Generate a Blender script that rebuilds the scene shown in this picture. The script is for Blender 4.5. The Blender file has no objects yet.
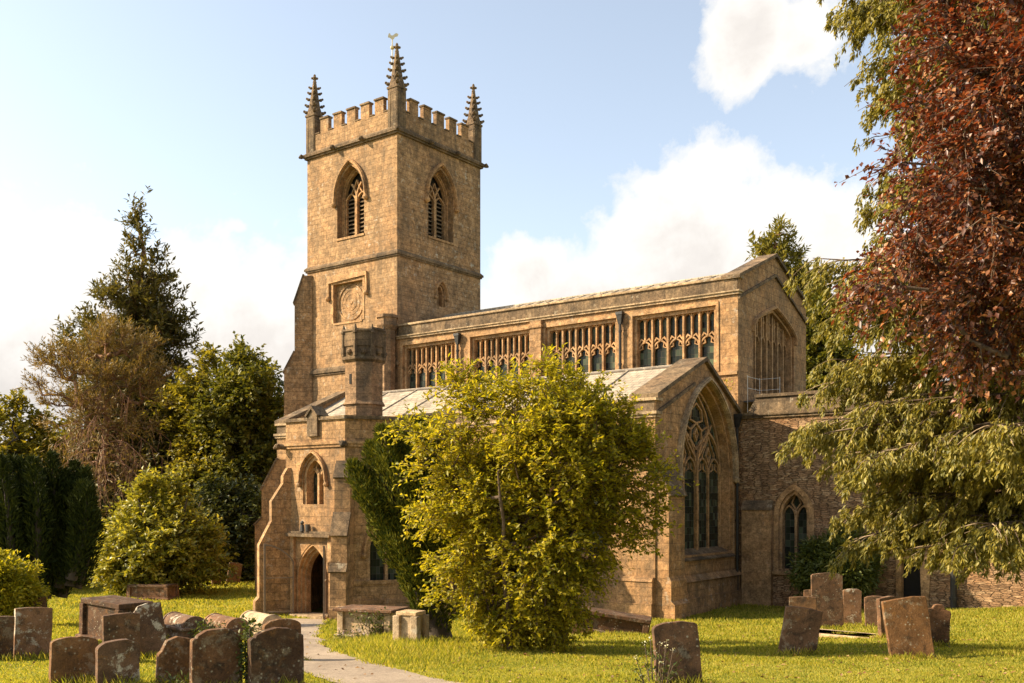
import bpy, bmesh, math, random
import numpy as np
from mathutils import Vector, Matrix
R = math.radians
PI = math.pi
scene = bpy.context.scene
COL = scene.collection
F = 984.0            # focal length in pixels
EYE = 4.15           # camera height over the church floor

# ------------------------------------------------------------------ helpers
def link(name, me, mat=None, parent=None):
    o = bpy.data.objects.new(name, me)
    COL.objects.link(o)
    if mat is not None and me is not None:
        for m in (mat if isinstance(mat, (list, tuple)) else [mat]):
            me.materials.append(m)
    if parent is not None:
        o.parent = parent
    return o

def tag(o, label=None, cat=None, group=None, kind=None):
    if label: o['label'] = label
    if cat: o['category'] = cat
    if group: o['group'] = group
    if kind: o['kind'] = kind
    return o

def empty(name, loc=(0, 0, 0), rz=0):
    o = bpy.data.objects.new(name, None)
    o.empty_display_size = 0.3
    o.location = loc
    o.rotation_euler = (0, 0, rz)
    COL.objects.link(o)
    return o

def copy_tree(o, parent=None):
    c = o.copy(); COL.objects.link(c); c.parent = parent
    for ch in [x for x in bpy.data.objects if x.parent == o]:
        copy_tree(ch, c)
    return c

def softplus(x, k=1.2):
    t = x / k
    return k * (math.log1p(math.exp(-abs(t))) + max(t, 0))

def ground_z(x, y):
    yy = max(y, -30)
    z = 0.0863 * softplus(33.2 - yy, 1.5)
    if yy < 8: z -= 0.02 * (8 - yy)
    z += 0.055 * softplus(x - 9, 1.0) * min(1, max(0, (48 - y) / 14)) * (1 if x < 40 else 40 / x)
    # turf bank beside the path
    z += 0.08 * math.exp(-((x + 2.1) / 1.2) ** 2 - ((y - 21.0) / 3.2) ** 2)
    z += 0.03 * math.sin(x * 0.9 + 1.3) * math.sin(y * 0.7) + 0.015 * math.sin(x * 2.3 + y * 1.1)
    # the land rises gently far behind
    z += max(0, y - 70) * 0.02
    return z

def at(px, d):
    return (px - 512) / F * d

def dist_for(px, ypx):
    lo, hi = 9.0, 48.0
    for _ in range(50):
        m = (lo + hi) / 2
        yy = 500 + (EYE - ground_z(at(px, m), m)) / m * F
        if yy > ypx: lo = m
        else: hi = m
    return (lo + hi) / 2

# ------------------------------------------------------------------ materials
def new_mat(name):
    m = bpy.data.materials.new(name); m.use_nodes = True
    nt = m.node_tree
    return m, nt, nt.nodes['Principled BSDF'], nt.nodes['Material Output']

class NT:
    """small node-graph helper"""
    def __init__(s, nt): s.nt = nt
    def n(s, t, **kw):
        x = s.nt.nodes.new(t)
        for k, v in kw.items(): setattr(x, k, v)
        return x
    def l(s, a, b): s.nt.links.new(a, b)
    def put(s, sock, v):
        if isinstance(v, bpy.types.NodeSocket): s.l(v, sock)
        else: sock.default_value = v
    def math(s, op, a, b=None, clamp=False):
        x = s.n('ShaderNodeMath', operation=op); x.use_clamp = clamp
        s.put(x.inputs[0], a)
        if b is not None: s.put(x.inputs[1], b)
        return x.outputs[0]
    def mix(s, f, a, b, mode='MIX'):
        x = s.n('ShaderNodeMix', data_type='RGBA', blend_type=mode)
        s.put(x.inputs[0], f)
        s.put(x.inputs[6], a if isinstance(a, bpy.types.NodeSocket) else tuple(a) + (1,))
        s.put(x.inputs[7], b if isinstance(b, bpy.types.NodeSocket) else tuple(b) + (1,))
        return x.outputs[2]
    def noise(s, vec, scale, detail=4, rough=.55, dist=0):
        x = s.n('ShaderNodeTexNoise')
        if vec is not None: s.l(vec, x.inputs['Vector'])
        x.inputs['Scale'].default_value = scale
        x.inputs['Detail'].default_value = detail
        x.inputs['Roughness'].default_value = rough
        x.inputs['Distortion'].default_value = dist
        return x.outputs['Fac'], x.outputs['Color']
    def ramp(s, f, stops, interp='LINEAR'):
        x = s.n('ShaderNodeValToRGB'); s.l(f, x.inputs[0])
        cr = x.color_ramp; cr.interpolation = interp
        while len(cr.elements) < len(stops): cr.elements.new(0.5)
        for e, (p, c) in zip(cr.elements, stops):
            e.position = p
            e.color = (c, c, c, 1) if isinstance(c, (int, float)) else tuple(c) + (1,)
        return x.outputs[0]
    def bump(s, h, strength, dist=.02, normal=None):
        x = s.n('ShaderNodeBump'); s.l(h, x.inputs['Height'])
        x.inputs['Strength'].default_value = strength
        x.inputs['Distance'].default_value = dist
        if normal is not None: s.l(normal, x.inputs['Normal'])
        return x.outputs[0]

def stone_mat(name, bw, rh, c1, c2, mortar, msize=.012, warp=.03, stain=.5, stain_col=(.10, .075, .05),
              pale=.25, pale_col=(.50, .45, .36), bump=.8, fine=1.0, patch_col=(.40, .20, .08), patch=.35):
    m, nt, bsdf, out = new_mat(name)
    g = NT(nt)
    tc = g.n('ShaderNodeTexCoord'); obj = tc.outputs['Object']
    sep = g.n('ShaderNodeSeparateXYZ'); g.l(obj, sep.inputs[0])
    xy = g.math('ADD', sep.outputs[0], sep.outputs[1])
    comb = g.n('ShaderNodeCombineXYZ'); g.l(xy, comb.inputs[0]); g.l(sep.outputs[2], comb.inputs[1])
    nf, nc = g.noise(obj, 1.6, 3)
    wv = g.n('ShaderNodeVectorMath', operation='SCALE'); g.l(nc, wv.inputs[0]); wv.inputs['Scale'].default_value = warp * 2
    wadd = g.n('ShaderNodeVectorMath', operation='ADD'); g.l(comb.outputs[0], wadd.inputs[0]); g.l(wv.outputs[0], wadd.inputs[1])
    br = g.n('ShaderNodeTexBrick'); g.l(wadd.outputs[0], br.inputs['Vector'])
    br.offset = .47; br.squash = .8; br.squash_frequency = 3
    br.inputs['Scale'].default_value = 1
    br.inputs['Brick Width'].default_value = bw
    br.inputs['Row Height'].default_value = rh
    br.inputs['Mortar Size'].default_value = msize
    br.inputs['Mortar Smooth'].default_value = .4
    br.inputs['Color1'].default_value = c1 + (1,)
    br.inputs['Color2'].default_value = c2 + (1,)
    br.inputs['Mortar'].default_value = mortar + (1,)
    col = br.outputs['Color']
    # iron-rich orange blotches
    a, _ = g.noise(obj, .55, 5, .6)
    col = g.mix(g.math('MULTIPLY', g.ramp(a, [(.47, 0), (.66, 1)]), patch), col, patch_col)
    # broad tone changes from block to block
    b, _ = g.noise(obj, 2.2, 9, .72)
    col = g.mix(1.0, col, g.ramp(b, [(.30, .42), (.5, .92), (.70, 1.42)]), 'MULTIPLY')
    b2, _ = g.noise(obj, 7.5, 7, .72)
    col = g.mix(1.0, col, g.ramp(b2, [(.32, .55), (.5, 1.0), (.68, 1.4)]), 'MULTIPLY')
    # dark sooty weather stains, stretched downwards
    mp = g.n('ShaderNodeMapping'); g.l(obj, mp.inputs[0]); mp.inputs['Scale'].default_value = (1.1, 1.1, .35)
    c, _ = g.noise(mp.outputs[0], .9, 8, .7)
    col = g.mix(g.math('MULTIPLY', g.ramp(c, [(.47, 0), (.66, 1)]), stain), col, stain_col)
    mp2 = g.n('ShaderNodeMapping'); g.l(obj, mp2.inputs[0]); mp2.inputs['Scale'].default_value = (4.5, 4.5, .28)
    s1, _ = g.noise(mp2.outputs[0], 1.0, 6, .7)
    s2, _ = g.noise(obj, .4, 3, .6)
    col = g.mix(g.math('MULTIPLY', g.math('MULTIPLY', g.ramp(s1, [(.50, 0), (.66, 1)]), g.ramp(s2, [(.40, .15), (.6, 1)])), stain * .8), col, stain_col)
    # pale lichen
    d, _ = g.noise(obj, 3.4, 9, .75)
    d2, _ = g.noise(obj, .3, 3, .6)
    pm = g.math('MULTIPLY', g.ramp(d, [(.56, 0), (.64, 1)]), g.ramp(d2, [(.42, .1), (.62, 1)]))
    col = g.mix(g.math('MULTIPLY', pm, pale), col, pale_col)
    # fine grit
    e, _ = g.noise(obj, 22, 5, .7)
    col = g.mix(1.0, col, g.ramp(e, [(.3, .62), (.7, 1.35)]), 'MULTIPLY')
    g.l(col, bsdf.inputs['Base Color'])
    bsdf.inputs['Roughness'].default_value = .92
    bsdf.inputs['Specular IOR Level'].default_value = .2
    h = g.math('MULTIPLY', br.outputs['Fac'], -1.2)
    h = g.math('ADD', h, g.math('MULTIPLY', b, 1.1))
    h = g.math('ADD', h, g.math('MULTIPLY', e, .5 * fine))
    g.l(g.bump(h, bump, .03), bsdf.inputs['Normal'])
    return m

M = {}
M['ashlar'] = stone_mat('ashlar limestone', .62, .30, (.40, .238, .112), (.315, .18, .082), (.245, .145, .07), .007, .03, .58, pale=.45, patch=.45)
M['tower'] = stone_mat('tower limestone', .46, .24, (.385, .24, .122), (.305, .185, .092), (.25, .152, .078), .006, .025, .62, pale=.9, patch=.30)
M['dressed'] = stone_mat('dressed limestone', .9, .45, (.45, .275, .135), (.37, .215, .10), (.30, .18, .085), .005, .02, .38, pale=.3, patch=.4, bump=.5)
M['coping'] = stone_mat('weathered coping', .8, .5, (.21, .145, .082), (.155, .105, .062), (.11, .075, .045), .007, .03, .85, (.045, .036, .026), .75, (.40, .34, .24), patch=.10)
M['pale_coping'] = stone_mat('pale coping', .9, .5, (.46, .335, .20), (.39, .275, .16), (.26, .18, .1), .005, .03, .55, pale=.6, patch=.15)
M['turret'] = stone_mat('turret limestone', .45, .28, (.30, .185, .10), (.24, .15, .082), (.18, .115, .065), .008, .04, .75, pale=.4, patch=.25)
def rubble_mat():
    m, nt, bsdf, out = new_mat('rubble limestone'); g = NT(nt)
    tc = g.n('ShaderNodeTexCoord'); obj = tc.outputs['Object']
    sep = g.n('ShaderNodeSeparateXYZ'); g.l(obj, sep.inputs[0])
    comb = g.n('ShaderNodeCombineXYZ'); g.l(g.math('MULTIPLY', g.math('ADD', sep.outputs[0], sep.outputs[1]), 3.4), comb.inputs[0]); g.l(g.math('MULTIPLY', sep.outputs[2], 14.0), comb.inputs[1])
    nf, nc = g.noise(obj, 1.3, 4); sc = g.n('ShaderNodeVectorMath', operation='SCALE'); g.l(nc, sc.inputs[0]); sc.inputs['Scale'].default_value = .9
    ad = g.n('ShaderNodeVectorMath', operation='ADD'); g.l(comb.outputs[0], ad.inputs[0]); g.l(sc.outputs[0], ad.inputs[1])
    vo = g.n('ShaderNodeTexVoronoi'); vo.voronoi_dimensions = '2D'; g.l(ad.outputs[0], vo.inputs['Vector']); vo.inputs['Scale'].default_value = 1; vo.inputs['Randomness'].default_value = .8
    ve = g.n('ShaderNodeTexVoronoi'); ve.voronoi_dimensions = '2D'; ve.feature = 'DISTANCE_TO_EDGE'; g.l(ad.outputs[0], ve.inputs['Vector']); ve.inputs['Scale'].default_value = 1; ve.inputs['Randomness'].default_value = .8
    bw = g.n('ShaderNodeSeparateColor'); g.l(vo.outputs['Color'], bw.inputs[0])
    col = g.ramp(bw.outputs[0], [(.0, (.19, .112, .06)), (.35, (.26, .155, .082)), (.7, (.32, .195, .105)), (1, (.40, .27, .155))])
    a, _ = g.noise(obj, .8, 6, .65); col = g.mix(g.math('MULTIPLY', g.ramp(a, [(.48, 0), (.66, 1)]), .5), col, (.36, .17, .07))
    b, _ = g.noise(obj, 3, 8, .72); col = g.mix(1, col, g.ramp(b, [(.3, .5), (.7, 1.45)]), 'MULTIPLY')
    joint = g.ramp(ve.outputs['Distance'], [(.0, 1), (.10, 0)])
    n2, _ = g.noise(obj, 2.4, 4, .6)
    col = g.mix(g.math('MULTIPLY', joint, g.ramp(n2, [(.42, .08), (.62, .85)])), col, (.085, .055, .032))
    e, _ = g.noise(obj, 24, 5, .7); col = g.mix(1, col, g.ramp(e, [(.3, .65), (.7, 1.35)]), 'MULTIPLY')
    g.l(col, bsdf.inputs['Base Color']); bsdf.inputs['Roughness'].default_value = .93; bsdf.inputs['Specular IOR Level'].default_value = .2
    h = g.math('ADD', g.math('MULTIPLY', joint, -1.6), g.math('ADD', g.math('MULTIPLY', bw.outputs[1], .8), g.math('MULTIPLY', e, .5)))
    g.l(g.bump(h, .9, .05), bsdf.inputs['Normal'])
    return m
M['rubble'] = rubble_mat()

def roof_mat():
    m, nt, bsdf, out = new_mat('stone slate roof'); g = NT(nt)
    tc = g.n('ShaderNodeTexCoord'); obj = tc.outputs['Object']
    br = g.n('ShaderNodeTexBrick')
    sep = g.n('ShaderNodeSeparateXYZ'); g.l(obj, sep.inputs[0])
    comb = g.n('ShaderNodeCombineXYZ'); g.l(sep.outputs[0], comb.inputs[0]); g.l(sep.outputs[1], comb.inputs[1])
    g.l(comb.outputs[0], br.inputs['Vector'])
    br.inputs['Scale'].default_value = 1
    br.inputs['Brick Width'].default_value = .32; br.inputs['Row Height'].default_value = .24
    br.inputs['Mortar Size'].default_value = .012
    br.inputs['Color1'].default_value = (.40, .33, .24, 1); br.inputs['Color2'].default_value = (.30, .245, .175, 1)
    br.inputs['Mortar'].default_value = (.13, .105, .08, 1)
    a, _ = g.noise(obj, 1.5, 7, .65)
    col = g.mix(1, br.outputs[0], g.ramp(a, [(.3, .6), (.7, 1.3)]), 'MULTIPLY')
    b, _ = g.noise(obj, 6, 6, .7)
    col = g.mix(g.math('MULTIPLY', g.ramp(b, [(.56, 0), (.66, 1)]), .6), col, (.46, .41, .31))
    g.l(col, bsdf.inputs['Base Color']); bsdf.inputs['Roughness'].default_value = .75
    h = g.math('ADD', g.math('MULTIPLY', br.outputs['Fac'], -1), b)
    g.l(g.bump(h, .5, .03), bsdf.inputs['Normal'])
    return m
M['roof'] = roof_mat()

def plain(name, col, rough=.6, metal=0, noise=.35, scale=8, bump=.2, spec=.4):
    m, nt, bsdf, out = new_mat(name); g = NT(nt)
    tc = g.n('ShaderNodeTexCoord')
    a, _ = g.noise(tc.outputs['Object'], scale, 6, .65)
    c = g.mix(1, col, g.ramp(a, [(.25, 1 - noise), (.75, 1 + noise)]), 'MULTIPLY')
    g.l(c, bsdf.inputs['Base Color'])
    bsdf.inputs['Roughness'].default_value = rough; bsdf.inputs['Metallic'].default_value = metal
    bsdf.inputs['Specular IOR Level'].default_value = spec
    g.l(g.bump(a, bump, .01), bsdf.inputs['Normal'])
    return m
M['lead'] = plain('dark lead', (.07, .065, .06), .55, .2)
M['iron'] = plain('painted iron', (.03, .028, .026), .5, .3)
M['gate'] = plain('weathered grey timber', (.17, .125, .085), .75)
M['door'] = plain('dark oak', (.045, .024, .013), .7)
M['gold'] = plain('gilded metal', (.62, .50, .28), .35, .8, .15)
M['white_metal'] = plain('pale painted metal', (.62, .60, .55), .45, 0, .1)
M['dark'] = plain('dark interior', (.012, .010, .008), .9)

def glass_mat():
    m, nt, bsdf, out = new_mat('leaded glass'); g = NT(nt)
    tc = g.n('ShaderNodeTexCoord'); obj = tc.outputs['Object']
    sep = g.n('ShaderNodeSeparateXYZ'); g.l(obj, sep.inputs[0])
    xy = g.math('ADD', sep.outputs[0], sep.outputs[1])
    comb = g.n('ShaderNodeCombineXYZ'); g.l(xy, comb.inputs[0]); g.l(sep.outputs[2], comb.inputs[1])
    br = g.n('ShaderNodeTexBrick'); g.l(comb.outputs[0], br.inputs['Vector'])
    br.offset = 0
    br.inputs['Scale'].default_value = 1
    br.inputs['Brick Width'].default_value = .17; br.inputs['Row Height'].default_value = .26
    br.inputs['Mortar Size'].default_value = .009
    br.inputs['Color1'].default_value = (.034, .044, .024, 1); br.inputs['Color2'].default_value = (.016, .019, .016, 1)
    br.inputs['Mortar'].default_value = (.06, .052, .04, 1)
    wn = g.n('ShaderNodeTexWhiteNoise'); wn.noise_dimensions = '3D'; sn = g.n('ShaderNodeVectorMath', operation='SNAP'); g.l(comb.outputs[0], sn.inputs[0]); sn.inputs[1].default_value = (.17, .26, 1); g.l(sn.outputs[0], wn.inputs['Vector'])
    g.l(g.mix(1, br.outputs[0], g.ramp(wn.outputs['Value'], [(0, .5), (.7, 1.1), (1, 2.6)]), 'MULTIPLY'), bsdf.inputs['Base Color'])  # pane tones varied in the base colour to imitate uneven sky reflections
    g.l(g.math('ADD', g.math('ADD', g.math('MULTIPLY', br.outputs['Fac'], .5), .10), g.math('MULTIPLY', wn.outputs['Value'], .22)), bsdf.inputs['Roughness'])
    a, _ = g.noise(obj, 5, 3, .5)
    vor = g.n('ShaderNodeTexWhiteNoise'); vor.noise_dimensions = '3D'
    snap = g.n('ShaderNodeVectorMath', operation='SNAP'); g.l(comb.outputs[0], snap.inputs[0]); snap.inputs[1].default_value = (.17, .26, 1)
    g.l(snap.outputs[0], vor.inputs['Vector'])
    h = g.math('ADD', a, g.math('MULTIPLY', br.outputs['Fac'], .8))
    g.l(g.bump(h, .5, .02), bsdf.inputs['Normal'])
    bsdf.inputs['Specular IOR Level'].default_value = .14
    return m
M['glass'] = glass_mat()

def grave_mat(name, base, lichen, l_amt, orange=.35, dark=.6):
    m, nt, bsdf, out = new_mat(name); g = NT(nt)
    tc = g.n('ShaderNodeTexCoord'); oi = g.n('ShaderNodeObjectInfo')
    sc = g.n('ShaderNodeVectorMath', operation='SCALE'); sc.inputs[0].default_value = (37, 23, 51); g.l(oi.outputs['Random'], sc.inputs['Scale'])
    ad = g.n('ShaderNodeVectorMath', operation='ADD'); g.l(tc.outputs['Object'], ad.inputs[0]); g.l(sc.outputs[0], ad.inputs[1])
    v = ad.outputs[0]
    a, _ = g.noise(v, 2.6, 8, .68)
    rv = g.n('ShaderNodeTexWhiteNoise'); rv.noise_dimensions = '1D'; g.l(oi.outputs['Random'], rv.inputs['W'])
    base2 = g.mix(rv.outputs['Value'], tuple(x * k for x, k in zip(base, (.75, .80, .9))), tuple(x * k for x, k in zip(base, (1.15, 1.1, 1.05))))
    col = g.mix(1, base2, g.ramp(a, [(.28, .45), (.5, 1), (.72, 1.6)]), 'MULTIPLY')
    b, _ = g.noise(v, 5, 8, .7, .4)
    col = g.mix(g.math('MULTIPLY', g.ramp(b, [(.5, 0), (.62, 1)]), dark), col, (.035, .026, .018))
    c, _ = g.noise(v, 3.2, 10, .78, .3)
    col = g.mix(g.math('MULTIPLY', g.ramp(c, [(.545, 0), (.60, 1)]), l_amt), col, lichen)
    v1 = g.n('ShaderNodeTexVoronoi'); g.l(v, v1.inputs['Vector']); v1.inputs['Scale'].default_value = 14
    sp = g.ramp(v1.outputs['Distance'], [(.12, 1), (.26, 0)])
    d, _ = g.noise(v, 4.1, 4, .6)
    sp = g.math('MULTIPLY', sp, g.ramp(d, [(.5, 0), (.56, 1)]))
    col = g.mix(g.math('MULTIPLY', sp, .75), col, (.42, .38, .28))
    e, _ = g.noise(v, 7.3, 6, .7)
    col = g.mix(g.math('MULTIPLY', g.ramp(e, [(.56, 0), (.66, 1)]), orange), col, (.32, .15, .04))
    f, _ = g.noise(v, 45, 4, .7)
    col = g.mix(1, col, g.ramp(f, [(.3, .7), (.7, 1.3)]), 'MULTIPLY')
    g.l(col, bsdf.inputs['Base Color']); bsdf.inputs['Roughness'].default_value = .9
    bsdf.inputs['Specular IOR Level'].default_value = .2
    h = g.math('ADD', g.math('MULTIPLY', a, 1.0), g.math('MULTIPLY', f, .35))
    h = g.math('ADD', h, g.math('MULTIPLY', c, .6))
    g.l(g.bump(h, .8, .03), bsdf.inputs['Normal'])
    return m
M['grave_red'] = grave_mat('red brown headstone', (.165, .088, .046), (.38, .33, .24), .35, .30, .75)
M['grave_brown'] = grave_mat('brown headstone', (.17, .088, .038), (.36, .31, .22), .40, .40, .7)
M['grave_lichen'] = grave_mat('lichened headstone', (.18, .10, .055), (.50, .45, .35), .95, .3, .55)
M['grave_dark'] = grave_mat('dark headstone', (.105, .055, .028), (.27, .23, .16), .40, .30, .8)
M['grave_pale'] = grave_mat('pale tomb stone', (.44, .32, .19), (.55, .49, .38), .5, .3, .5)

def leaf_mat(name, cols, trans=.35, rough=.5, spec=.35, tcol=None):
    m, nt, bsdf, out = new_mat(name); g = NT(nt)
    geo = g.n('ShaderNodeNewGeometry')
    tc = g.n('ShaderNodeTexCoord')
    a, _ = g.noise(tc.outputs['Object'], .9, 3, .6)
    f = g.math('ADD', g.math('MULTIPLY', geo.outputs['Random Per Island'], .75), g.math('MULTIPLY', a, .5))
    f = g.math('SUBTRACT', f, .125, True)
    n = len(cols)
    col = g.ramp(f, [(.08 + .84 * i / (n - 1), c) for i, c in enumerate(cols)])
    g.l(col, bsdf.inputs['Base Color']); bsdf.inputs['Roughness'].default_value = rough
    bsdf.inputs['Specular IOR Level'].default_value = spec
    tr = g.n('ShaderNodeBsdfTranslucent')
    if tcol is None: tcol = (1.25, 1.15, .55)
    g.l(g.mix(1, col, tcol, 'MULTIPLY'), tr.inputs['Color'])
    mx = g.n('ShaderNodeMixShader'); mx.inputs[0].default_value = trans
    g.l(bsdf.outputs[0], mx.inputs[1]); g.l(tr.outputs[0], mx.inputs[2])
    g.l(mx.outputs[0], out.inputs['Surface'])
    return m
M['leaf_bush'] = leaf_mat('yellow green leaves', [(.13, .15, .010), (.27, .25, .014), (.42, .36, .02), (.54, .44, .045)], .55)
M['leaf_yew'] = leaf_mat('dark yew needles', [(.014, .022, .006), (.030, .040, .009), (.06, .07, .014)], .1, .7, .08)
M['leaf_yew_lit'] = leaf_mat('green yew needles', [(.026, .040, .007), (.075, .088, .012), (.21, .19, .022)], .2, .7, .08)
M['leaf_holly'] = leaf_mat('glossy shrub leaves', [(.12, .135, .018), (.23, .225, .025), (.36, .32, .036), (.47, .41, .08)], .45, .38, .5)
M['leaf_cypress'] = leaf_mat('cypress sprays', [(.06, .058, .018), (.12, .105, .028), (.21, .17, .042)], .3)
M['leaf_cypress_pale'] = leaf_mat('pale cypress sprays', [(.10, .105, .022), (.20, .18, .034), (.30, .25, .05)], .4)
M['leaf_pine'] = leaf_mat('bronze pine needles', [(.12, .085, .026), (.22, .15, .042), (.34, .23, .065)], .3)
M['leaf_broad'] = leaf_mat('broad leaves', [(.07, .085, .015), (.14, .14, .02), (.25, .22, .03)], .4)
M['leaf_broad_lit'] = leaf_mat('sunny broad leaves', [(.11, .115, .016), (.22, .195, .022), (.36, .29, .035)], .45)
M['leaf_dark'] = leaf_mat('dark shrub leaves', [(.035, .046, .010), (.065, .075, .016), (.12, .12, .024)], .25)
M['leaf_wall'] = leaf_mat('wall shrub leaves', [(.045, .065, .014), (.085, .105, .02), (.15, .155, .03)], .3)
M['leaf_beech'] = leaf_mat('copper beech leaves', [(.042, .017, .012), (.10, .036, .018), (.21, .082, .03), (.38, .18, .065)], .3, .42, .45, (1.4, .6, .4))
M['leaf_conifer'] = leaf_mat('hanging conifer sprays', [(.09, .092, .02), (.18, .165, .032), (.29, .245, .045), (.38, .31, .07)], .4)
M['grass'] = leaf_mat('grass blades', [(.12, .155, .018), (.25, .265, .026), (.41, .365, .05), (.53, .44, .11)], .5, .6, .2)
M['leaf_fallen'] = leaf_mat('fallen leaves', [(.10, .05, .02), (.22, .11, .04), (.34, .22, .08)], .15)
M['flower'] = leaf_mat('small flower heads', [(.35, .28, .40), (.55, .40, .50), (.8, .75, .65)], .2)
M['flower_white'] = leaf_mat('white flower heads', [(.55, .5, .35), (.75, .7, .5), (.85, .8, .6)], .2)

def bark(name, c, scale=6):
    m, nt, bsdf, out = new_mat(name); g = NT(nt)
    tc = g.n('ShaderNodeTexCoord'); mp = g.n('ShaderNodeMapping'); g.l(tc.outputs['Object'], mp.inputs[0])
    mp.inputs['Scale'].default_value = (1, 1, .25)
    a, _ = g.noise(mp.outputs[0], scale, 8, .7)
    g.l(g.mix(1, c, g.ramp(a, [(.3, .4), (.7, 1.5)]), 'MULTIPLY'), bsdf.inputs['Base Color'])
    bsdf.inputs['Roughness'].default_value = .9
    g.l(g.bump(a, .9, .03), bsdf.inputs['Normal'])
    return m
M['bark'] = bark('brown bark', (.10, .065, .04))
M['bark_red'] = bark('red brown bark', (.21, .105, .055))
M['bark_pale'] = bark('pale twig bark', (.34, .25, .16))
M['bark_dark'] = bark('dark bark', (.05, .035, .024))

# ------------------------------------------------------------------ world and sun
SUN_EL, SUN_AZ = R(33), R(-90)      # sun over the left shoulder of the picture
def build_world():
    w = bpy.data.worlds.new('World'); scene.world = w; w.use_nodes = True
    nt = w.node_tree; g = NT(nt)
    for n in list(nt.nodes): nt.nodes.remove(n)
    out = g.n('ShaderNodeOutputWorld')
    sky = g.n('ShaderNodeTexSky'); sky.sky_type = 'NISHITA'; sky.sun_disc = False
    sky.sun_elevation = SUN_EL; sky.sun_rotation = SUN_AZ
    sky.air_density = 1.0; sky.dust_density = 1.8; sky.ozone_density = 1.2; sky.altitude = 100
    bg = g.n('ShaderNodeBackground'); bg.inputs['Strength'].default_value = .125
    hs_ = g.n('ShaderNodeHueSaturation'); hs_.inputs['Saturation'].default_value = .56; hs_.inputs['Value'].default_value = .98; g.l(sky.outputs[0], hs_.inputs['Color']); g.l(g.mix(1, hs_.outputs[0], (.97, 1.01, 1.02), 'MULTIPLY'), bg.inputs['Color'])
    tc = g.n('ShaderNodeTexCoord'); v = tc.outputs['Generated']
    sep = g.n('ShaderNodeSeparateXYZ'); g.l(v, sep.inputs[0])
    az = g.math('ARCTAN2', sep.outputs[0], sep.outputs[1])
    el = g.math('ARCSINE', sep.outputs[2])
    # cumulus banks: centre azimuth, centre elevation, half widths (degrees)
    blobs = [(-27, 5.0, 13, 10.6), (-14, 5, 12, 10.2), (-20, 7.5, 11, 8.0), (-5, 4, 12, 9), (-10.3, 15.6, 2.2, 1.2), (-15.5, 15, .9, .5),
             (4, 9, 7, 7.0), (11, 9.5, 10, 10.6), (17, 9, 8, 8.8), (24, 6, 9, 9), (1.5, 12.8, 3, 3.4),
             (13.5, 24.2, 3.4, 3.4), (16.5, 23.8, 4.2, 2.7), (11.8, 18.6, 2.2, 1.3), (9.3, 18.4, .7, .7),
             (60, 12, 22, 10), (-60, 14, 20, 9), (100, 20, 25, 12), (150, 15, 30, 10), (-120, 22, 25, 10), (-160, 12, 25, 9), (40, 38, 10, 6), (-35, 45, 9, 5)]
    best = None
    for a, e, sa, se in blobs:
        dx = g.math('DIVIDE', g.math('SUBTRACT', az, R(a)), R(sa))
        dy = g.math('DIVIDE', g.math('SUBTRACT', el, R(e)), R(se))
        r = g.math('SQRT', g.math('ADD', g.math('MULTIPLY', dx, dx), g.math('MULTIPLY', dy, dy)))
        f = g.math('MULTIPLY', g.math('SUBTRACT', 1.0, r), min(se, 5.0) / 5.0 * .8 + .2)
        best = f if best is None else g.math('MAXIMUM', best, f)
    best = g.math('MAXIMUM', best, -1.0)
    n1, _ = g.noise(v, 7, 9, .62, .25)
    n2, _ = g.noise(v, 24, 7, .65, .3)
    d = g.math('ADD', best, g.math('MULTIPLY', g.math('SUBTRACT', n1, .5), 1.7))
    d = g.math('ADD', d, g.math('MULTIPLY', g.math('SUBTRACT', n2, .5), .55))
    mask = g.ramp(d, [(-.02, 0), (.09, .45), (.26, 1)])
    n3, _ = g.noise(v, 5, 6, .6)
    core = g.math('ADD', d, g.math('MULTIPLY', g.math('SUBTRACT', n3, .5), 1.6))
    ccol = g.ramp(core, [(.05, (1.0, .98, .94)), (.45, (1.0, .97, .92)), (.74, (.88, .83, .78)), (1.0, (.78, .735, .695))])
    cb = g.n('ShaderNodeBackground'); g.l(ccol, cb.inputs['Color']); cb.inputs['Strength'].default_value = CLOUD
    mx = g.n('ShaderNodeMixShader'); g.l(mask, mx.inputs[0]); g.l(bg.outputs[0], mx.inputs[1]); g.l(cb.outputs[0], mx.inputs[2])
    g.l(mx.outputs[0], out.inputs['Surface'])
CLOUD = .49
build_world()
sl = bpy.data.lights.new('sun', 'SUN'); sl.energy = 5.0; sl.angle = R(.5); sl.color = (1.0, .815, .565)
so = bpy.data.objects.new('sun', sl); COL.objects.link(so)
sd = Vector((math.cos(SUN_EL), .02, -math.sin(SUN_EL)))
so.rotation_euler = sd.to_track_quat('-Z', 'Y').to_euler(); so.location = (-60, 20, 50)

cam = bpy.data.cameras.new('camera'); co = bpy.data.objects.new('camera', cam); COL.objects.link(co)
co.location = (0, 0, EYE); co.rotation_euler = (R(90), 0, 0)
cam.sensor_fit = 'HORIZONTAL'; cam.sensor_width = 36; cam.lens = 36 * F / 1024
cam.shift_y = (500 - 341.5) / 1024; cam.clip_end = 5000
scene.camera = co
vs = scene.view_settings
vs.view_transform = 'Standard'; vs.look = 'None'; vs.exposure = 1.16; vs.gamma = 1
scene.cycles.use_denoising = True
scene.cycles.max_bounces = 6; scene.cycles.transparent_max_bounces = 4
scene.cycles.diffuse_bounces = 3; scene.cycles.glossy_bounces = 2

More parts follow.
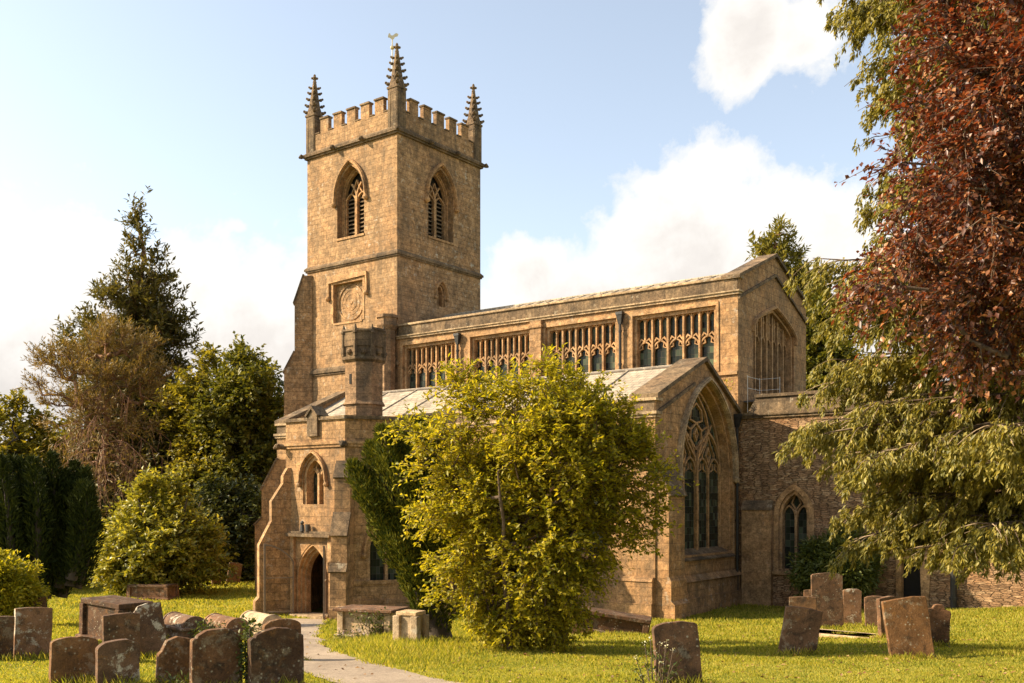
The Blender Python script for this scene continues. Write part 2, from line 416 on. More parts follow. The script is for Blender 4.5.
# ------------------------------------------------------------------ ground and path
def np_mesh(name, V, loops, counts):
    """V (n,3); loops flat index array; counts: vertices per face"""
    me = bpy.data.meshes.new(name)
    V = np.asarray(V, dtype=np.float32)
    me.vertices.add(len(V)); me.vertices.foreach_set('co', V.ravel())
    loops = np.asarray(loops, dtype=np.int32).ravel()
    counts = np.asarray(counts, dtype=np.int32)
    me.loops.add(len(loops)); me.loops.foreach_set('vertex_index', loops)
    me.polygons.add(len(counts))
    st = np.zeros(len(counts), dtype=np.int32); st[1:] = np.cumsum(counts)[:-1]
    me.polygons.foreach_set('loop_start', st); me.polygons.foreach_set('loop_total', counts)
    me.update(calc_edges=True); me.validate()
    return me

def grid_mesh(name, xs, ys, zf):
    V = [(x, y, zf(x, y)) for y in ys for x in xs]
    nx = len(xs); Q = []
    for j in range(len(ys) - 1):
        for i in range(nx - 1):
            a = j * nx + i; Q.append((a, a + 1, a + nx + 1, a + nx))
    me = np_mesh(name, V, Q, [4] * len(Q))
    me.polygons.foreach_set('use_smooth', [True] * len(Q))
    return me

def spaced(lo, c0, c1, hi, step):
    core = list(np.arange(c0, c1 + 1e-6, step)); s = step; x = c1
    up = []
    while x < hi: s *= 1.25; x += s; up.append(x)
    s = step; x = c0; dn = []
    while x > lo: s *= 1.25; x -= s; dn.append(x)
    return dn[::-1] + core + up

def ground_mat():
    m, nt, bsdf, out = new_mat('turf'); g = NT(nt)
    tc = g.n('ShaderNodeTexCoord'); obj = tc.outputs['Object']
    a, _ = g.noise(obj, .45, 6, .6)
    b, _ = g.noise(obj, 3.5, 8, .7)
    f = g.math('ADD', g.math('MULTIPLY', a, .6), g.math('MULTIPLY', b, .4))
    col = g.ramp(f, [(.34, (.11, .14, .018)), (.46, (.23, .24, .028)), (.58, (.37, .33, .055)), (.68, (.46, .36, .12))])
    c, _ = g.noise(obj, 26, 5, .7)
    col = g.mix(1, col, g.ramp(c, [(.3, .5), (.7, 1.4)]), 'MULTIPLY')
    g.l(col, bsdf.inputs['Base Color']); bsdf.inputs['Roughness'].default_value = 1
    bsdf.inputs['Specular IOR Level'].default_value = .1
    g.l(g.bump(g.math('ADD', b, c), 1, .06), bsdf.inputs['Normal'])
    return m
go = link('ground', grid_mesh('ground', spaced(-600, -24, 24, 600, .4), spaced(-60, 8, 50, 900, .4), ground_z), ground_mat())
tag(go, kind='structure')

# path centre line (x, y)
PATH = [(3.4, 4.0), (1.2, 8.0), (-.35, 11.0), (-1.75, 13.3), (-3.15, 16.0), (-4.25, 19.0), (-5.05, 22.0), (-5.75, 25.2), (-6.35, 28.6), (-6.75, 31.5), (-7.05, 33.9)]
def path_x(y):
    for (x0, y0), (x1, y1) in zip(PATH, PATH[1:]):
        if y0 <= y <= y1:
            return x0 + (x1 - x0) * (y - y0) / (y1 - y0)
    return None
def path_mat():
    m, nt, bsdf, out = new_mat('gritty path'); g = NT(nt)
    tc = g.n('ShaderNodeTexCoord'); obj = tc.outputs['Object']
    a, _ = g.noise(obj, .8, 6, .6); b, _ = g.noise(obj, 45, 5, .7); c, _ = g.noise(obj, 6, 6, .7)
    col = g.ramp(a, [(.3, (.22, .165, .115)), (.5, (.30, .23, .16)), (.7, (.37, .285, .20))])
    col = g.mix(1, col, g.ramp(b, [(.3, .5), (.7, 1.5)]), 'MULTIPLY')
    vg = g.n('ShaderNodeTexVoronoi'); g.l(obj, vg.inputs['Vector']); vg.inputs['Scale'].default_value = 28
    col = g.mix(g.ramp(vg.outputs['Distance'], [(.1, .55), (.3, 0)]), col, (.48, .40, .30))
    col = g.mix(g.math('MULTIPLY', g.ramp(c, [(.52, 0), (.66, 1)]), .55), col, (.13, .095, .06))
    g.l(col, bsdf.inputs['Base Color']); bsdf.inputs['Roughness'].default_value = .95
    g.l(g.bump(b, .5, .02), bsdf.inputs['Normal'])
    return m
def build_path():
    rng = random.Random(3)
    V = []; Q = []; n = 9; ys = np.arange(4.0, 33.85, .2)
    for y in ys:
        cx = path_x(y)
        wl = .82 + .04 * math.sin(y * 2.1) + rng.uniform(-.05, .05); wr = .80 + .04 * math.sin(y * 1.7 + 1) + rng.uniform(-.06, .06)
        for i in range(n):
            t = i / (n - 1); x = cx - wl + (wl + wr) * t
            V.append((x, y, ground_z(x, y) + .014 + .012 * math.sin(t * PI)))
    for j in range(len(ys) - 1):
        for i in range(n - 1):
            a = j * n + i; Q.append((a, a + 1, a + n + 1, a + n))
    o = link('path', np_mesh('path', V, Q, [4] * len(Q)), path_mat()); tag(o, kind='structure')
build_path()

# ------------------------------------------------------------------ mesh builder for the church
SPLIT = {'string_course', 'weathering', 'battlement_cap', 'gable_coping', 'parapet', 'cornice', 'plinth', 'roof', 'label_mould', 'surround', 'carved_figure'}
class MB:
    def __init__(s): s.bm = bmesh.new(); s.k = 0
    def face(s, pts):
        try: return s.bm.faces.new([s.bm.verts.new(p) for p in pts])
        except ValueError: return None
    def hull(s, bot, top):
        """prism between two loops of equal length"""
        b = [s.bm.verts.new(p) for p in bot]; t = [s.bm.verts.new(p) for p in top]; n = len(b)
        s.bm.faces.new(b[::-1]); s.bm.faces.new(t)
        for i in range(n): s.bm.faces.new((b[i], b[(i + 1) % n], t[(i + 1) % n], t[i]))
    def box(s, u0, u1, v0, v1, z0, z1):
        s.hull([(u0, v0, z0), (u1, v0, z0), (u1, v1, z0), (u0, v1, z0)], [(u0, v0, z1), (u1, v0, z1), (u1, v1, z1), (u0, v1, z1)])
    def prism(s, pts, vec):
        vec = Vector(vec); s.hull([Vector(p) for p in pts], [Vector(p) + vec for p in pts])
    def panel(s, o, X, N, outline, holes, depth):
        """upright wall: (a, z) outline with holes; X wall direction, N inward normal"""
        o = Vector(o); X = Vector(X); N = Vector(N)
        P = lambda a, z, d: (o.x + X.x * a + N.x * d, o.y + X.y * a + N.y * d, z)
        for d in (0, depth):
            es = []
            for lp in [outline] + holes:
                vs_ = [s.bm.verts.new(P(a, z, d)) for a, z in lp]
                es += [s.bm.edges.new((vs_[i], vs_[(i + 1) % len(vs_)])) for i in range(len(vs_))]
            bmesh.ops.triangle_fill(s.bm, use_beauty=True, use_dissolve=False, edges=es)
        for lp in [outline] + holes:
            n = len(lp)
            for i in range(n):
                a, b = lp[i], lp[(i + 1) % n]
                s.face([P(*a, 0), P(*b, 0), P(*b, depth), P(*a, depth)])
    def bar(s, o, X, N, line, w, d0, d1, closed=False):
        """strip of width w following the (a, z) line, from depth d0 to d1"""
        s.k += 1; d0 = d0 + .0013 * (s.k % 9); d1 = d1 + .0011 * (s.k % 7)
        o = Vector(o); X = Vector(X); N = Vector(N)
        P = lambda a, z, d: (o.x + X.x * a + N.x * d, o.y + X.y * a + N.y * d, z)
        pts = [Vector(p) for p in line]; n = len(pts); L = []; Rr = []
        for i in range(n):
            p0 = pts[(i - 1) % n] if closed or i > 0 else pts[i]
            p1 = pts[(i + 1) % n] if closed or i < n - 1 else pts[i]
            t = (p1 - p0)
            if t.length < 1e-6: t = Vector((1, 0))
            t.normalize(); q = Vector((-t.y, t.x))
            # keep the width through a sharp corner
            m = 1.0
            if (closed or 0 < i < n - 1):
                ta = (pts[i] - p0).normalized() if (pts[i] - p0).length > 1e-6 else t
                c = max(.45, abs(q.dot(Vector((-ta.y, ta.x))))); m = 1 / c
            L.append(pts[i] + q * w / 2 * m); Rr.append(pts[i] - q * w / 2 * m)
        rng_ = range(n) if closed else range(n - 1)
        for i in rng_:
            j = (i + 1) % n
            a, b, c, d = L[i], L[j], Rr[j], Rr[i]
            s.face([P(*a, d0), P(*b, d0), P(*c, d0), P(*d, d0)])
            s.face([P(*a, d1), P(*b, d1), P(*c, d1), P(*d, d1)])
            s.face([P(*a, d0), P(*b, d0), P(*b, d1), P(*a, d1)])
            s.face([P(*d, d0), P(*c, d0), P(*c, d1), P(*d, d1)])
        if not closed:
            for i in (0, n - 1):
                s.face([P(*L[i], d0), P(*Rr[i], d0), P(*Rr[i], d1), P(*L[i], d1)])
    def tube(s, p0, p1, r0, r1=None, n=8):
        r1 = r0 if r1 is None else r1
        p0 = Vector(p0); p1 = Vector(p1); d = (p1 - p0).normalized()
        a = d.orthogonal().normalized(); b = d.cross(a)
        ring = lambda p, r: [p + (a * math.cos(2 * PI * i / n) + b * math.sin(2 * PI * i / n)) * r for i in range(n)]
        s.hull(ring(p0, r0), ring(p1, max(r1, .002)))
    def ball(s, c, r, sz=1.0, u=8, v=6):
        mt = Matrix.Translation(Vector(c)) @ Matrix.Diagonal((r, r, r * sz, 1))
        bmesh.ops.create_uvsphere(s.bm, u_segments=u, v_segments=v, radius=1, matrix=mt)
    def ngon(s, c, r, n, rot=0):
        return [(c[0] + r * math.cos(rot + 2 * PI * i / n), c[1] + r * math.sin(rot + 2 * PI * i / n)) for i in range(n)]
    def column(s, c, r0, r1, z0, z1, n=8, rot=0):
        s.hull([(x, y, z0) for x, y in s.ngon(c, r0, n, rot)], [(x, y, z1) for x, y in s.ngon(c, r1, n, rot)])
    def pieces(s, name, mat, parent):
        """one object for every separate run of stone"""
        bm = s.bm; bmesh.ops.remove_doubles(bm, verts=bm.verts, dist=.0004); bm.verts.ensure_lookup_table()
        seen = set(); isl = []
        for v in bm.verts:
            if v.index in seen: continue
            st = [v]; seen.add(v.index); grp = []
            while st:
                q = st.pop(); grp.append(q)
                for e in q.link_edges:
                    w = e.other_vert(q)
                    if w.index not in seen: seen.add(w.index); st.append(w)
            lo = [min(x.co[i] for x in grp) - .04 for i in range(3)]; hi = [max(x.co[i] for x in grp) + .04 for i in range(3)]
            isl.append([grp, lo, hi])
        ch = True
        while ch:
            ch = False
            for i in range(len(isl)):
                for j in range(len(isl) - 1, i, -1):
                    if all(isl[i][1][k] <= isl[j][2][k] and isl[j][1][k] <= isl[i][2][k] for k in range(3)):
                        isl[i][0] += isl[j][0]; isl[i][1] = [min(a, b) for a, b in zip(isl[i][1], isl[j][1])]; isl[i][2] = [max(a, b) for a, b in zip(isl[i][2], isl[j][2])]
                        del isl[j]; ch = True
        res = []
        for grp, lo, hi in isl:
            mb = MB(); mp = {v: mb.bm.verts.new(v.co) for v in grp}
            for f in {f for v in grp for f in v.link_faces}: mb.bm.faces.new([mp[v] for v in f.verts])
            res.append(mb.build(name, mat, parent))
        bm.free(); return res
    def build(s, name, mat, parent=None, bevel=0, smooth=False):
        if name in SPLIT and parent is not None: return s.pieces1(name, mat, parent)
        return s._build(name, mat, parent, bevel, smooth)
    def pieces1(s, name, mat, parent):
        SPLIT.discard(name)
        try: r = s.pieces(name, mat, parent)
        finally: SPLIT.add(name)
        return r[0]
    def _build(s, name, mat, parent=None, bevel=0, smooth=False):
        bm = s.bm
        bmesh.ops.remove_doubles(bm, verts=bm.verts, dist=.0004)
        bmesh.ops.recalc_face_normals(bm, faces=bm.faces)
        me = bpy.data.meshes.new(name); bm.to_mesh(me); bm.free()
        if smooth: me.polygons.foreach_set('use_smooth', [True] * len(me.polygons))
        o = link(name, me, mat, parent)
        if bevel:
            md = o.modifiers.new('bevel', 'BEVEL'); md.width = bevel; md.segments = 2; md.limit_method = 'ANGLE'; md.angle_limit = R(40)
        return o

def arc_pts(cx, zs, a, h, n=9):
    """pointed arch from left springing over the apex to the right springing"""
    Rr = (a * a + h * h) / (2 * a); th = math.atan2(h, Rr - a)
    left = []
    for i in range(n + 1):
        t = th * i / n
        left.append((cx - a + Rr - Rr * math.cos(t), zs + Rr * math.sin(t)))
    right = [(2 * cx - x, z) for x, z in left[:-1]][::-1]
    return left + right
def tudor_pts(cx, zs, a, h, n=9):
    left = [(cx - a * (1 - t), zs + h * (t ** .62)) for t in [(i / n) ** 1.6 for i in range(n + 1)]]
    return left + [(2 * cx - x, z) for x, z in left[:-1]][::-1]
def arch(cx, z0, zs, a, h, n=9):
    return [(cx - a, z0)] + arc_pts(cx, zs, a, h, n) + [(cx + a, z0)]
def tudor(cx, z0, zs, a, h, n=9):
    return [(cx - a, z0)] + tudor_pts(cx, zs, a, h, n) + [(cx + a, z0)]
def rect(a0, a1, z0, z1): return [(a0, z0), (a1, z0), (a1, z1), (a0, z1)]

# church frame: x = east along the walls, y = north, origin at the nave's south east corner
church = empty('church', (8.94, 38.92, 0), math.atan2(-.6, .8))
tag(church, 'honey coloured stone parish church with battlemented west tower, clerestory and porch', 'church')
S_ = ((1, 0, 0), (0, 1, 0))      # south facing wall: direction, inward normal
E_ = ((0, 1, 0), (-1, 0, 0))     # east facing wall

def glass_panel(par, o, X, N, outline, depth, mat='glass', name='glass'):
    mb = MB(); mb.panel(Vector(o) + Vector(N) * depth, X, N, outline, [], .04)
    return mb.build(name, M[mat], par)
def hood(par, o, X, N, line, w=.16, proud=.14, stops=True, mat='dressed'):
    mb = MB(); mb.bar(o, X, N, line, w, -proud, .02)
    mb.bar(o, X, N, line, w * .5, -proud * 1.35, -proud + .03)
    if stops:
        for a, z in (line[0], line[-1]):
            p = Vector(o) + Vector(X) * a - Vector(N) * proud * .7; mb.ball((p.x, p.y, z - .06), w * .95)
    return mb.build('hood_mould', M[mat], par)

# ---------------------------------------------------------- tower
TU0, TU1, TV = -25.23, -18.47, 6.76
tc_u = (TU0 + TU1) / 2
def belfry_hole(c): return arch(c, 18.1, 20.25, 1.02, 1.6)
mb = MB()
so_, eo_ = (0, 0, 0), (TU1, 0, 0)
holeS = [belfry_hole(tc_u), rect(-23.17, -20.92, 13.62, 15.7)]
mb.panel((0, 0, 0), *S_, rect(TU0, TU1, -.5, 24.05), holeS, .7)
ev = TV / 2
lanc = arch(3.37, 14.5, 15.2, .34, .5, 6)
mb.panel((TU1, 0, 0), *E_, rect(.7, TV - .7, -.5, 24.05), [belfry_hole(ev), lanc], .7)
mb.box(TU0, TU1, TV - .7, TV, -.5, 24.05)
mb.box(TU0, TU0 + .7, .7, TV - .7, -.5, 24.05)
mb.box(TU0 + .7, TU1 - .7, .7, TV - .7, 22.6, 22.9)
tower = mb.build('tower', M['tower'], church)
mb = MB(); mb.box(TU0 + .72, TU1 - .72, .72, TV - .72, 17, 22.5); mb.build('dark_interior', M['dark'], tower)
# string courses
mb = MB()
for z, p, h in ((16.75, .13, .16), (11.1, .14, .2), (23.0, .20, .2)):
    for q, a, b in ((p, z - h * .5, z + h * .25), (p * .55, z - h, z - h * .5)):
        mb.box(TU0 - q, TU1 + q, -q, TV + q, a, b)
    mb.hull([(TU0 - p * .9, -p * .9, z + h * .25), (TU1 + p * .9, -p * .9, z + h * .25), (TU1 + p * .9, TV + p * .9, z + h * .25), (TU0 - p * .9, TV + p * .9, z + h * .25)],
            [(TU0 - .01, -.01, z + h), (TU1 + .01, -.01, z + h), (TU1 + .01, TV + .01, z + h), (TU0 - .01, TV + .01, z + h)])
mb.build('string_course', M['coping'], tower)
# carved heads along the cornice
def gargoyle(par, p, d, s=.24):
    mb = MB(); p = Vector(p); d = Vector(d).normalized()
    mb.tube(p - d * .15, p + d * s * 1.5, s * .75, s * .6, 7); mb.ball(p + d * s * 1.9, s * .72); mb.ball(p + d * s * 2.4 + Vector((0, 0, -s * .25)), s * .42)
    q = d.cross(Vector((0, 0, 1)))
    for k in (-1, 1): mb.ball(p + d * s * 1.9 + q * k * s * .6 + Vector((0, 0, s * .4)), s * .25)
    return mb.build('gargoyle', M['coping'], par)
for cu, cv in ((TU0, 0), (TU1, 0), (TU1, TV), (TU0, TV)):
    d = Vector((cu - tc_u, cv - ev, 0)); gargoyle(tower, (cu, cv, 22.98), d, .17)
for t in (.34, .66):
    gargoyle(tower, (TU0 + (TU1 - TU0) * t, 0, 22.95), (0, -1, 0), .17)
    gargoyle(tower, (TU1, TV * t, 22.95), (1, 0, 0), .17)
# battlements: crenellated upstand on each side
def crenel(a0, a1, z0, zl, zh, n, first=.55, mer=.78):
    gap = ((a1 - a0) - 2 * first - n * mer) / (n + 1)
    pts = [(a0, z0), (a1, z0), (a1, zh), (a1 - first, zh), (a1 - first, zl)]
    x = a1 - first - gap
    for i in range(n):
        pts += [(x, zl), (x, zh), (x - mer, zh), (x - mer, zl)]; x -= mer + gap
    pts += [(a0 + first, zl), (a0 + first, zh), (a0, zh)]
    caps = [(a0, a0 + first, zh), (a1 - first, a1, zh)]
    x = a1 - first - gap
    low = [(x, x + gap, zl)]
    for i in range(n):
        caps.append((x - mer, x, zh)); low.append((x - mer - gap, x - mer, zl)); x -= mer + gap
    return pts, caps, low
def battlement(par, o, X, N, a0, a1, z0, zl, zh, n, th, first=.55, mer=.78, cap=.06):
    pts, caps, low = crenel(a0, a1, z0, zl, zh, n, first, mer)
    mb = MB(); mb.panel(o, X, N, pts, [], th); mb.build('battlement', M['tower'], par)
    mb = MB()
    for a, b, z in caps:
        mb.panel(Vector(o) - Vector(N) * cap, X, N, rect(a - cap * .5, b + cap * .5, z + .002, z + .09), [], th + 2 * cap)
    for a, b, z in low:
        if b - a > .1: mb.panel(Vector(o) - Vector(N) * cap, X, N, rect(a + .035, b - .035, z + .002, z + .07), [], th + 2 * cap)
    mb.build('battlement_cap', M['coping'], par)
ZB = 24.06
battlement(tower, (0, .04, 0), *S_, TU0 + .3, TU1 - .3, ZB - .7, 24.08, 24.82, 5, .24, .3, .62)
battlement(tower, (TU1 - .04, 0, 0), *E_, .3, TV - .3, ZB - .7, 24.08, 24.82, 5, .24, .3, .62)
battlement(tower, (0, TV - .37, 0), *S_, TU0 + .3, TU1 - .3, ZB - .7, 24.08, 24.82, 5, .24, .3, .62)
battlement(tower, (TU0 + .37, 0, 0), *E_, .3, TV - .3, ZB - .7, 24.08, 24.82, 5, .24, .3, .62)
# pinnacles
def pinnacle_mesh():
    mb = MB()
    mb.box(-.33, .33, -.33, .33, 0, 2.15)
    for x in (-.2, .2):
        mb.box(x - .06, x + .06, -.345, .345, .1, 1.95); mb.box(-.345, .345, x - .06, x + .06, .1, 1.951)
    mb.box(-.37, .37, -.37, .37, 2.15, 2.26)
    for k in range(4):                     # gablets
        a = k * PI / 2; c, s = math.cos(a), math.sin(a)
        f = lambda x, y, z: (x * c - y * s, x * s + y * c, z)
        mb.hull([f(-.3, -.34, 2.26), f(.3, -.34, 2.26), f(0, -.34, 2.82)], [f(-.3, -.15, 2.26), f(.3, -.15, 2.26), f(0, -.15, 2.82)])
    mb.column((0, 0), .40, .075, 2.26, 4.25, 8, PI / 8)
    for z in (2.42, 2.78, 3.14, 3.48, 3.78):      # crockets up the four angles
        r = .40 + (.075 - .40) * (z - 2.26) / 1.99
        for k in range(4):
            a = PI / 4 + k * PI / 2; s = .125 * (1 - (z - 2.3) * .15)
            mb.ball(((r + s * .6) * math.cos(a), (r + s * .6) * math.sin(a), z), s, .75, 6, 4)
            mb.ball(((r + s * 1.5) * math.cos(a), (r + s * 1.5) * math.sin(a), z + s * .45), s * .62, 1, 6, 4)
    mb.ball((0, 0, 4.12), .11, .6); mb.ball((0, 0, 4.33), .13, .9)
    for k in range(4):
        a = PI / 4 + k * PI / 2; mb.ball((.13 * math.cos(a), .13 * math.sin(a), 4.33), .075, .9, 6, 4)
    mb.ball((0, 0, 4.47), .07, 1.3)
    return mb
pin = pinnacle_mesh().build('pinnacle', M['coping'], tower)
pin.location = (TU1 - .28, .28, 23.0)
for cu, cv in ((TU0 + .28, .28), (TU1 - .28, TV - .28), (TU0 + .28, TV - .28)):
    p = pin.copy(); COL.objects.link(p); p.parent = tower; p.location = (cu, cv, 23.0)
# weathervane
mb = MB(); mb.tube((0, 0, 22.9), (0, 0, 29.2), .06, .035); vane = mb.build('weathervane', M['white_metal'], tower)
vane.location = (tc_u - .1, ev - .1, 0)
mb = MB(); mb.ball((0, 0, 29.3), .12)
mb.tube((0, 0, 29.3), (0, 0, 29.75), .03)
ck = [(x * .50, 29.75 + (z - 29.75) * .55) for x, z in [(-.45, 30.0), (-.3, 29.98), (-.12, 29.85), (.05, 29.75), (.2, 29.86), (.33, 30.05), (.62, 30.12), (.7, 30.3), (.45, 30.4), (.25, 30.28), (.1, 30.16), (-.12, 30.16), (-.22, 30.38), (-.36, 30.36), (-.42, 30.18)]]
mb.panel((0, -.03, 0), (.8, .6, 0), (-.6, .8, 0), ck, [], .06)
mb.build('cockerel', M['gold'], vane)
# louvred belfry windows
def belfry(o, X, N, c):
    mb = MB(); d0, d1 = .42, .6
    mb.bar(o, X, N, arch(c, 18.1, 20.25, .98, 1.54), .12, d0 - .06, d1)
    mb.bar(o, X, N, arch(c, 18.1, 20.25, .90, 1.42), .10, d0 - .01, d1)
    mb.bar(o, X, N, [(c, 18.1), (c, 20.35)], .17, d0 - .03, d1)
    for s in (-1, 1):
        # light heads and Y tracery
        cc = c + s * .42
        mb.bar(o, X, N, arc_pts(cc, 20.0, .38, .5, 6), .07, d0, d1 - .03)
        n = 8; mb.bar(o, X, N, [(c + s * (.72 * (i / n) ** 1.4), 20.3 + 1.05 * (i / n) ** .8 if True else 0) for i in range(n + 1)][:6], .09, d0, d1 - .02)
        mb.bar(o, X, N, [(cc - s * .02, 20.5), (c + s * .16, 20.85), (c, 21.2)], .06, d0 + .02, d1 - .03)
        mb.bar(o, X, N, [(c + s * .78, 18.1), (c + s * .78, 20.25)], .07, d0, d1)
    w = mb.build('belfry_window', M['dressed'], church)
    mb = MB()
    for s in (-1, 1):
        cc = c + s * .42
        z = 18.2
        while z < 20.2:
            P = lambda a, zz, d: (o[0] + X[0] * a + N[0] * d, o[1] + X[1] * a + N[1] * d, zz)
            a0, a1 = cc - .33, cc + .33
            mb.hull([P(a0, z, .52), P(a1, z, .52), P(a1, z + .11, .68), P(a0, z + .11, .68)], [P(a0, z + .05, .52), P(a1, z + .05, .52), P(a1, z + .16, .68), P(a0, z + .16, .68)])
            z += .22
    mb.build('louvre', M['coping'], w)
    hood(w, o, X, N, [(c - 1.2, 20.0)] + arc_pts(c, 20.25, 1.16, 1.86) + [(c + 1.2, 20.0)], .17, .13)
    mb = MB(); mb.panel(Vector(o) - Vector(N) * .05, X, N, rect(c - 1.04, c + 1.04, 17.98, 18.1), [], .5); mb.build('sill', M['dressed'], w)
belfry((0, 0, 0), *S_, tc_u)
belfry((TU1, 0, 0), *E_, ev)
# blind roundel panel on the south face
mb = MB()
mb.panel((0, .24, 0), *S_, rect(-23.2, -20.9, 13.6, 15.72), [], .2)
cc = (-22.05, 14.66)
circ = lambda r, n=40: [(cc[0] + r * math.cos(2 * PI * i / n), cc[1] + r * math.sin(2 * PI * i / n)) for i in range(n)]
for r, w, p in ((.93, .09, .05), (.66, .035, .02), (.42, .035, .02)): mb.bar((0, .24, 0), *S_, circ(r), w, -p, .01, True)
mb.panel((0, .21, 0), *S_, circ(.1, 12), [], .05)
rd = mb.build('roundel_panel', M['tower'], tower)
mb = MB()
lab = [(-23.5, 15.0), (-23.5, 15.98), (-20.62, 15.98), (-20.62, 15.0)]
mb.bar((0, 0, 0), *S_, lab, .2, -.12, .02)
for a in (-23.5, -20.62): mb.ball((a, -.1, 14.95), .14)
mb.bar((0, 0, 0), *S_, [(-23.22, 13.6), (-23.22, 15.76), (-20.87, 15.76), (-20.87, 13.6)], .14, -.03, .22)
mb.panel((0, -.04, 0), *S_, rect(-23.15, -20.95, 13.5, 13.61), [], .3)
mb.build('label_mould', M['dressed'], tower)
# small lancet on the east face
mb = MB(); mb.bar((TU1, 0, 0), *E_, arch(3.37, 14.5, 15.2, .3, .44, 6), .09, .1, .35)
lw = mb.build('lancet_window', M['dressed'], church)
glass_panel(lw, (TU1, 0, 0), *E_, arch(3.37, 14.5, 15.2, .33, .48, 6), .33, 'dressed', 'infill')
hood(lw, (TU1, 0, 0), *E_, [(2.9, 15.0)] + arc_pts(3.37, 15.2, .45, .66, 6) + [(3.84, 15.0)], .1, .1, True)

# stepped buttress: profile of (distance, z) pairs extruded to a thickness, pointing along d from p
def buttress(par, p, d, prof, th, mat='ashlar', cap=True, name='buttress'):
    p = Vector((p[0], p[1], 0)); d = Vector((d[0], d[1], 0)).normalized(); q = Vector((-d.y, d.x, 0))
    P = lambda a, z, k: p + d * a + q * k + Vector((0, 0, z))
    mb = MB()
    mb.hull([P(a, z, -th / 2) for a, z in prof], [P(a, z, th / 2) for a, z in prof])
    b = mb.build(name, M[mat], par)
    if cap:
        mb = MB(); n = 0
        for (a0, z0), (a1, z1) in zip(prof, prof[1:]):
            if abs(a1 - a0) > .1 and abs(z1 - z0) > .1 and min(z0, z1) > .9:
                t = Vector((a1 - a0, z1 - z0)).normalized(); u = Vector((-t.y, t.x))
                if u.y < 0: u = -u
                o_ = .03
                A = (a0 - t.x * .04, z0 - t.y * .04); B = (a1 + t.x * .06, z1 + t.y * .06)
                mb.hull([P(A[0], A[1], -th / 2 - o_), P(B[0], B[1], -th / 2 - o_), P(B[0] + u.x * .09, B[1] + u.y * .09, -th / 2 - o_), P(A[0] + u.x * .09, A[1] + u.y * .09, -th / 2 - o_)],
                        [P(A[0], A[1], th / 2 + o_), P(B[0], B[1], th / 2 + o_), P(B[0] + u.x * .09, B[1] + u.y * .09, th / 2 + o_), P(A[0] + u.x * .09, A[1] + u.y * .09, th / 2 + o_)]); n += 1
        if n: mb.build('weathering', M['coping'], b)
        else: mb.bm.free()
    return b
# tower diagonal buttresses
for cu, cv in ((TU0, 0), (TU0, TV)):
    d = (cu - tc_u, cv - ev)
    prof = [(-.3, -.5), (1.22, -.5), (1.22, 11.1), (.66, 12.2), (.66, 14.9), (.16, 16.4), (-.3, 16.4)]
    buttress(tower, (cu, cv), d, prof, .72, 'tower')

# ---------------------------------------------------------- nave with clerestory
NV = 7.45; NC = NV / 2
wins = [(-18.05, -14.62), (-13.64, -10.15), (-9.26, -5.58), (-4.74, -.96)]
ZS, ZH = 9.3, 11.95
mb = MB()
mb.panel((0, 0, 0), *S_, rect(-18.46, 0, -.5, 12.40), [rect(a, b, ZS, ZH) for a, b in wins], .6)
gable = [(.6, -.5), (NV - .6, -.5), (NV - .6, 12.45), (NV, 12.45), (NV, 12.98), (NC, 14.50), (0, 12.98), (0, 12.42), (.6, 12.42)]
mb.panel((0, 0, 0), *E_, gable, [tudor(NC, 8.6, 11.25, 2.22, 1.0)], .6)
mb.box(-18.46, 0, NV - .6, NV, -.5, 12.4)
nave = mb.build('nave', M['ashlar'], church)
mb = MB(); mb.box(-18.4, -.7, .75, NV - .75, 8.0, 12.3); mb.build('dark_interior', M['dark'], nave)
mb = MB()
mb.box(-18.46, -.01, -.02, .36, 12.46, 12.95)
mb.box(-18.46, -.01, NV - .36, NV + .02, 12.46, 12.95)
mb.build('parapet', M['coping'], nave)
mb = MB()
mb.box(-18.44, .12, -.16, .30, 12.40, 12.455); mb.box(-18.44, .06, -.10, .30, 12.30, 12.40)
mb.box(-18.44, .07, -.09, .42, 12.952, 13.05)
mb.box(-18.44, .12, NV - .3, NV + .14, 12.33, 12.455); mb.box(-18.44, .1, NV - .42, NV + .07, 12.952, 13.05)
mb.build('cornice', M['pale_coping'], nave)
# gable copings
mb = MB()
for s in (-1, 1):
    e = 0 if s < 0 else NV
    k = (NC - e)
    P = lambda t, up, u: (u, e + k * t, 12.98 + 1.52 * t + up)
    for up0, up1, u0, u1, t0 in ((.0, .14, -.68, .13, -.03), (-.86, -.74, -.02, .09, .0)):
        mb.hull([P(t0, up0, u0), P(1, up0, u0), P(1, up0, u1), P(t0, up0, u1)], [P(t0, up1, u0), P(1, up1, u0), P(1, up1, u1), P(t0, up1, u1)])
mb.build('gable_coping', M['coping'], nave)
mb = MB()
for s in (-1, 1):
    v0 = .30 if s < 0 else NV - .30
    mb.hull([(-18.46, v0, 12.70), (-.66, v0, 12.70), (-.66, NC, 13.98), (-18.46, NC, 13.98)], [(-18.46, v0, 12.76), (-.66, v0, 12.76), (-.66, NC, 14.04), (-18.46, NC, 14.04)])
    for i in range(29):
        u = -18.2 + i * .62
        mb.hull([(u - .03, v0, 12.762), (u + .03, v0, 12.762), (u + .03, NC, 14.042), (u - .03, NC, 14.042)], [(u - .02, v0, 12.81), (u + .02, v0, 12.81), (u + .02, NC, 14.08), (u - .02, NC, 14.08)])
mb.tube((-18.46, NC, 14.06), (-.66, NC, 14.06), .06)
mb.build('roof', M['roof'], nave)
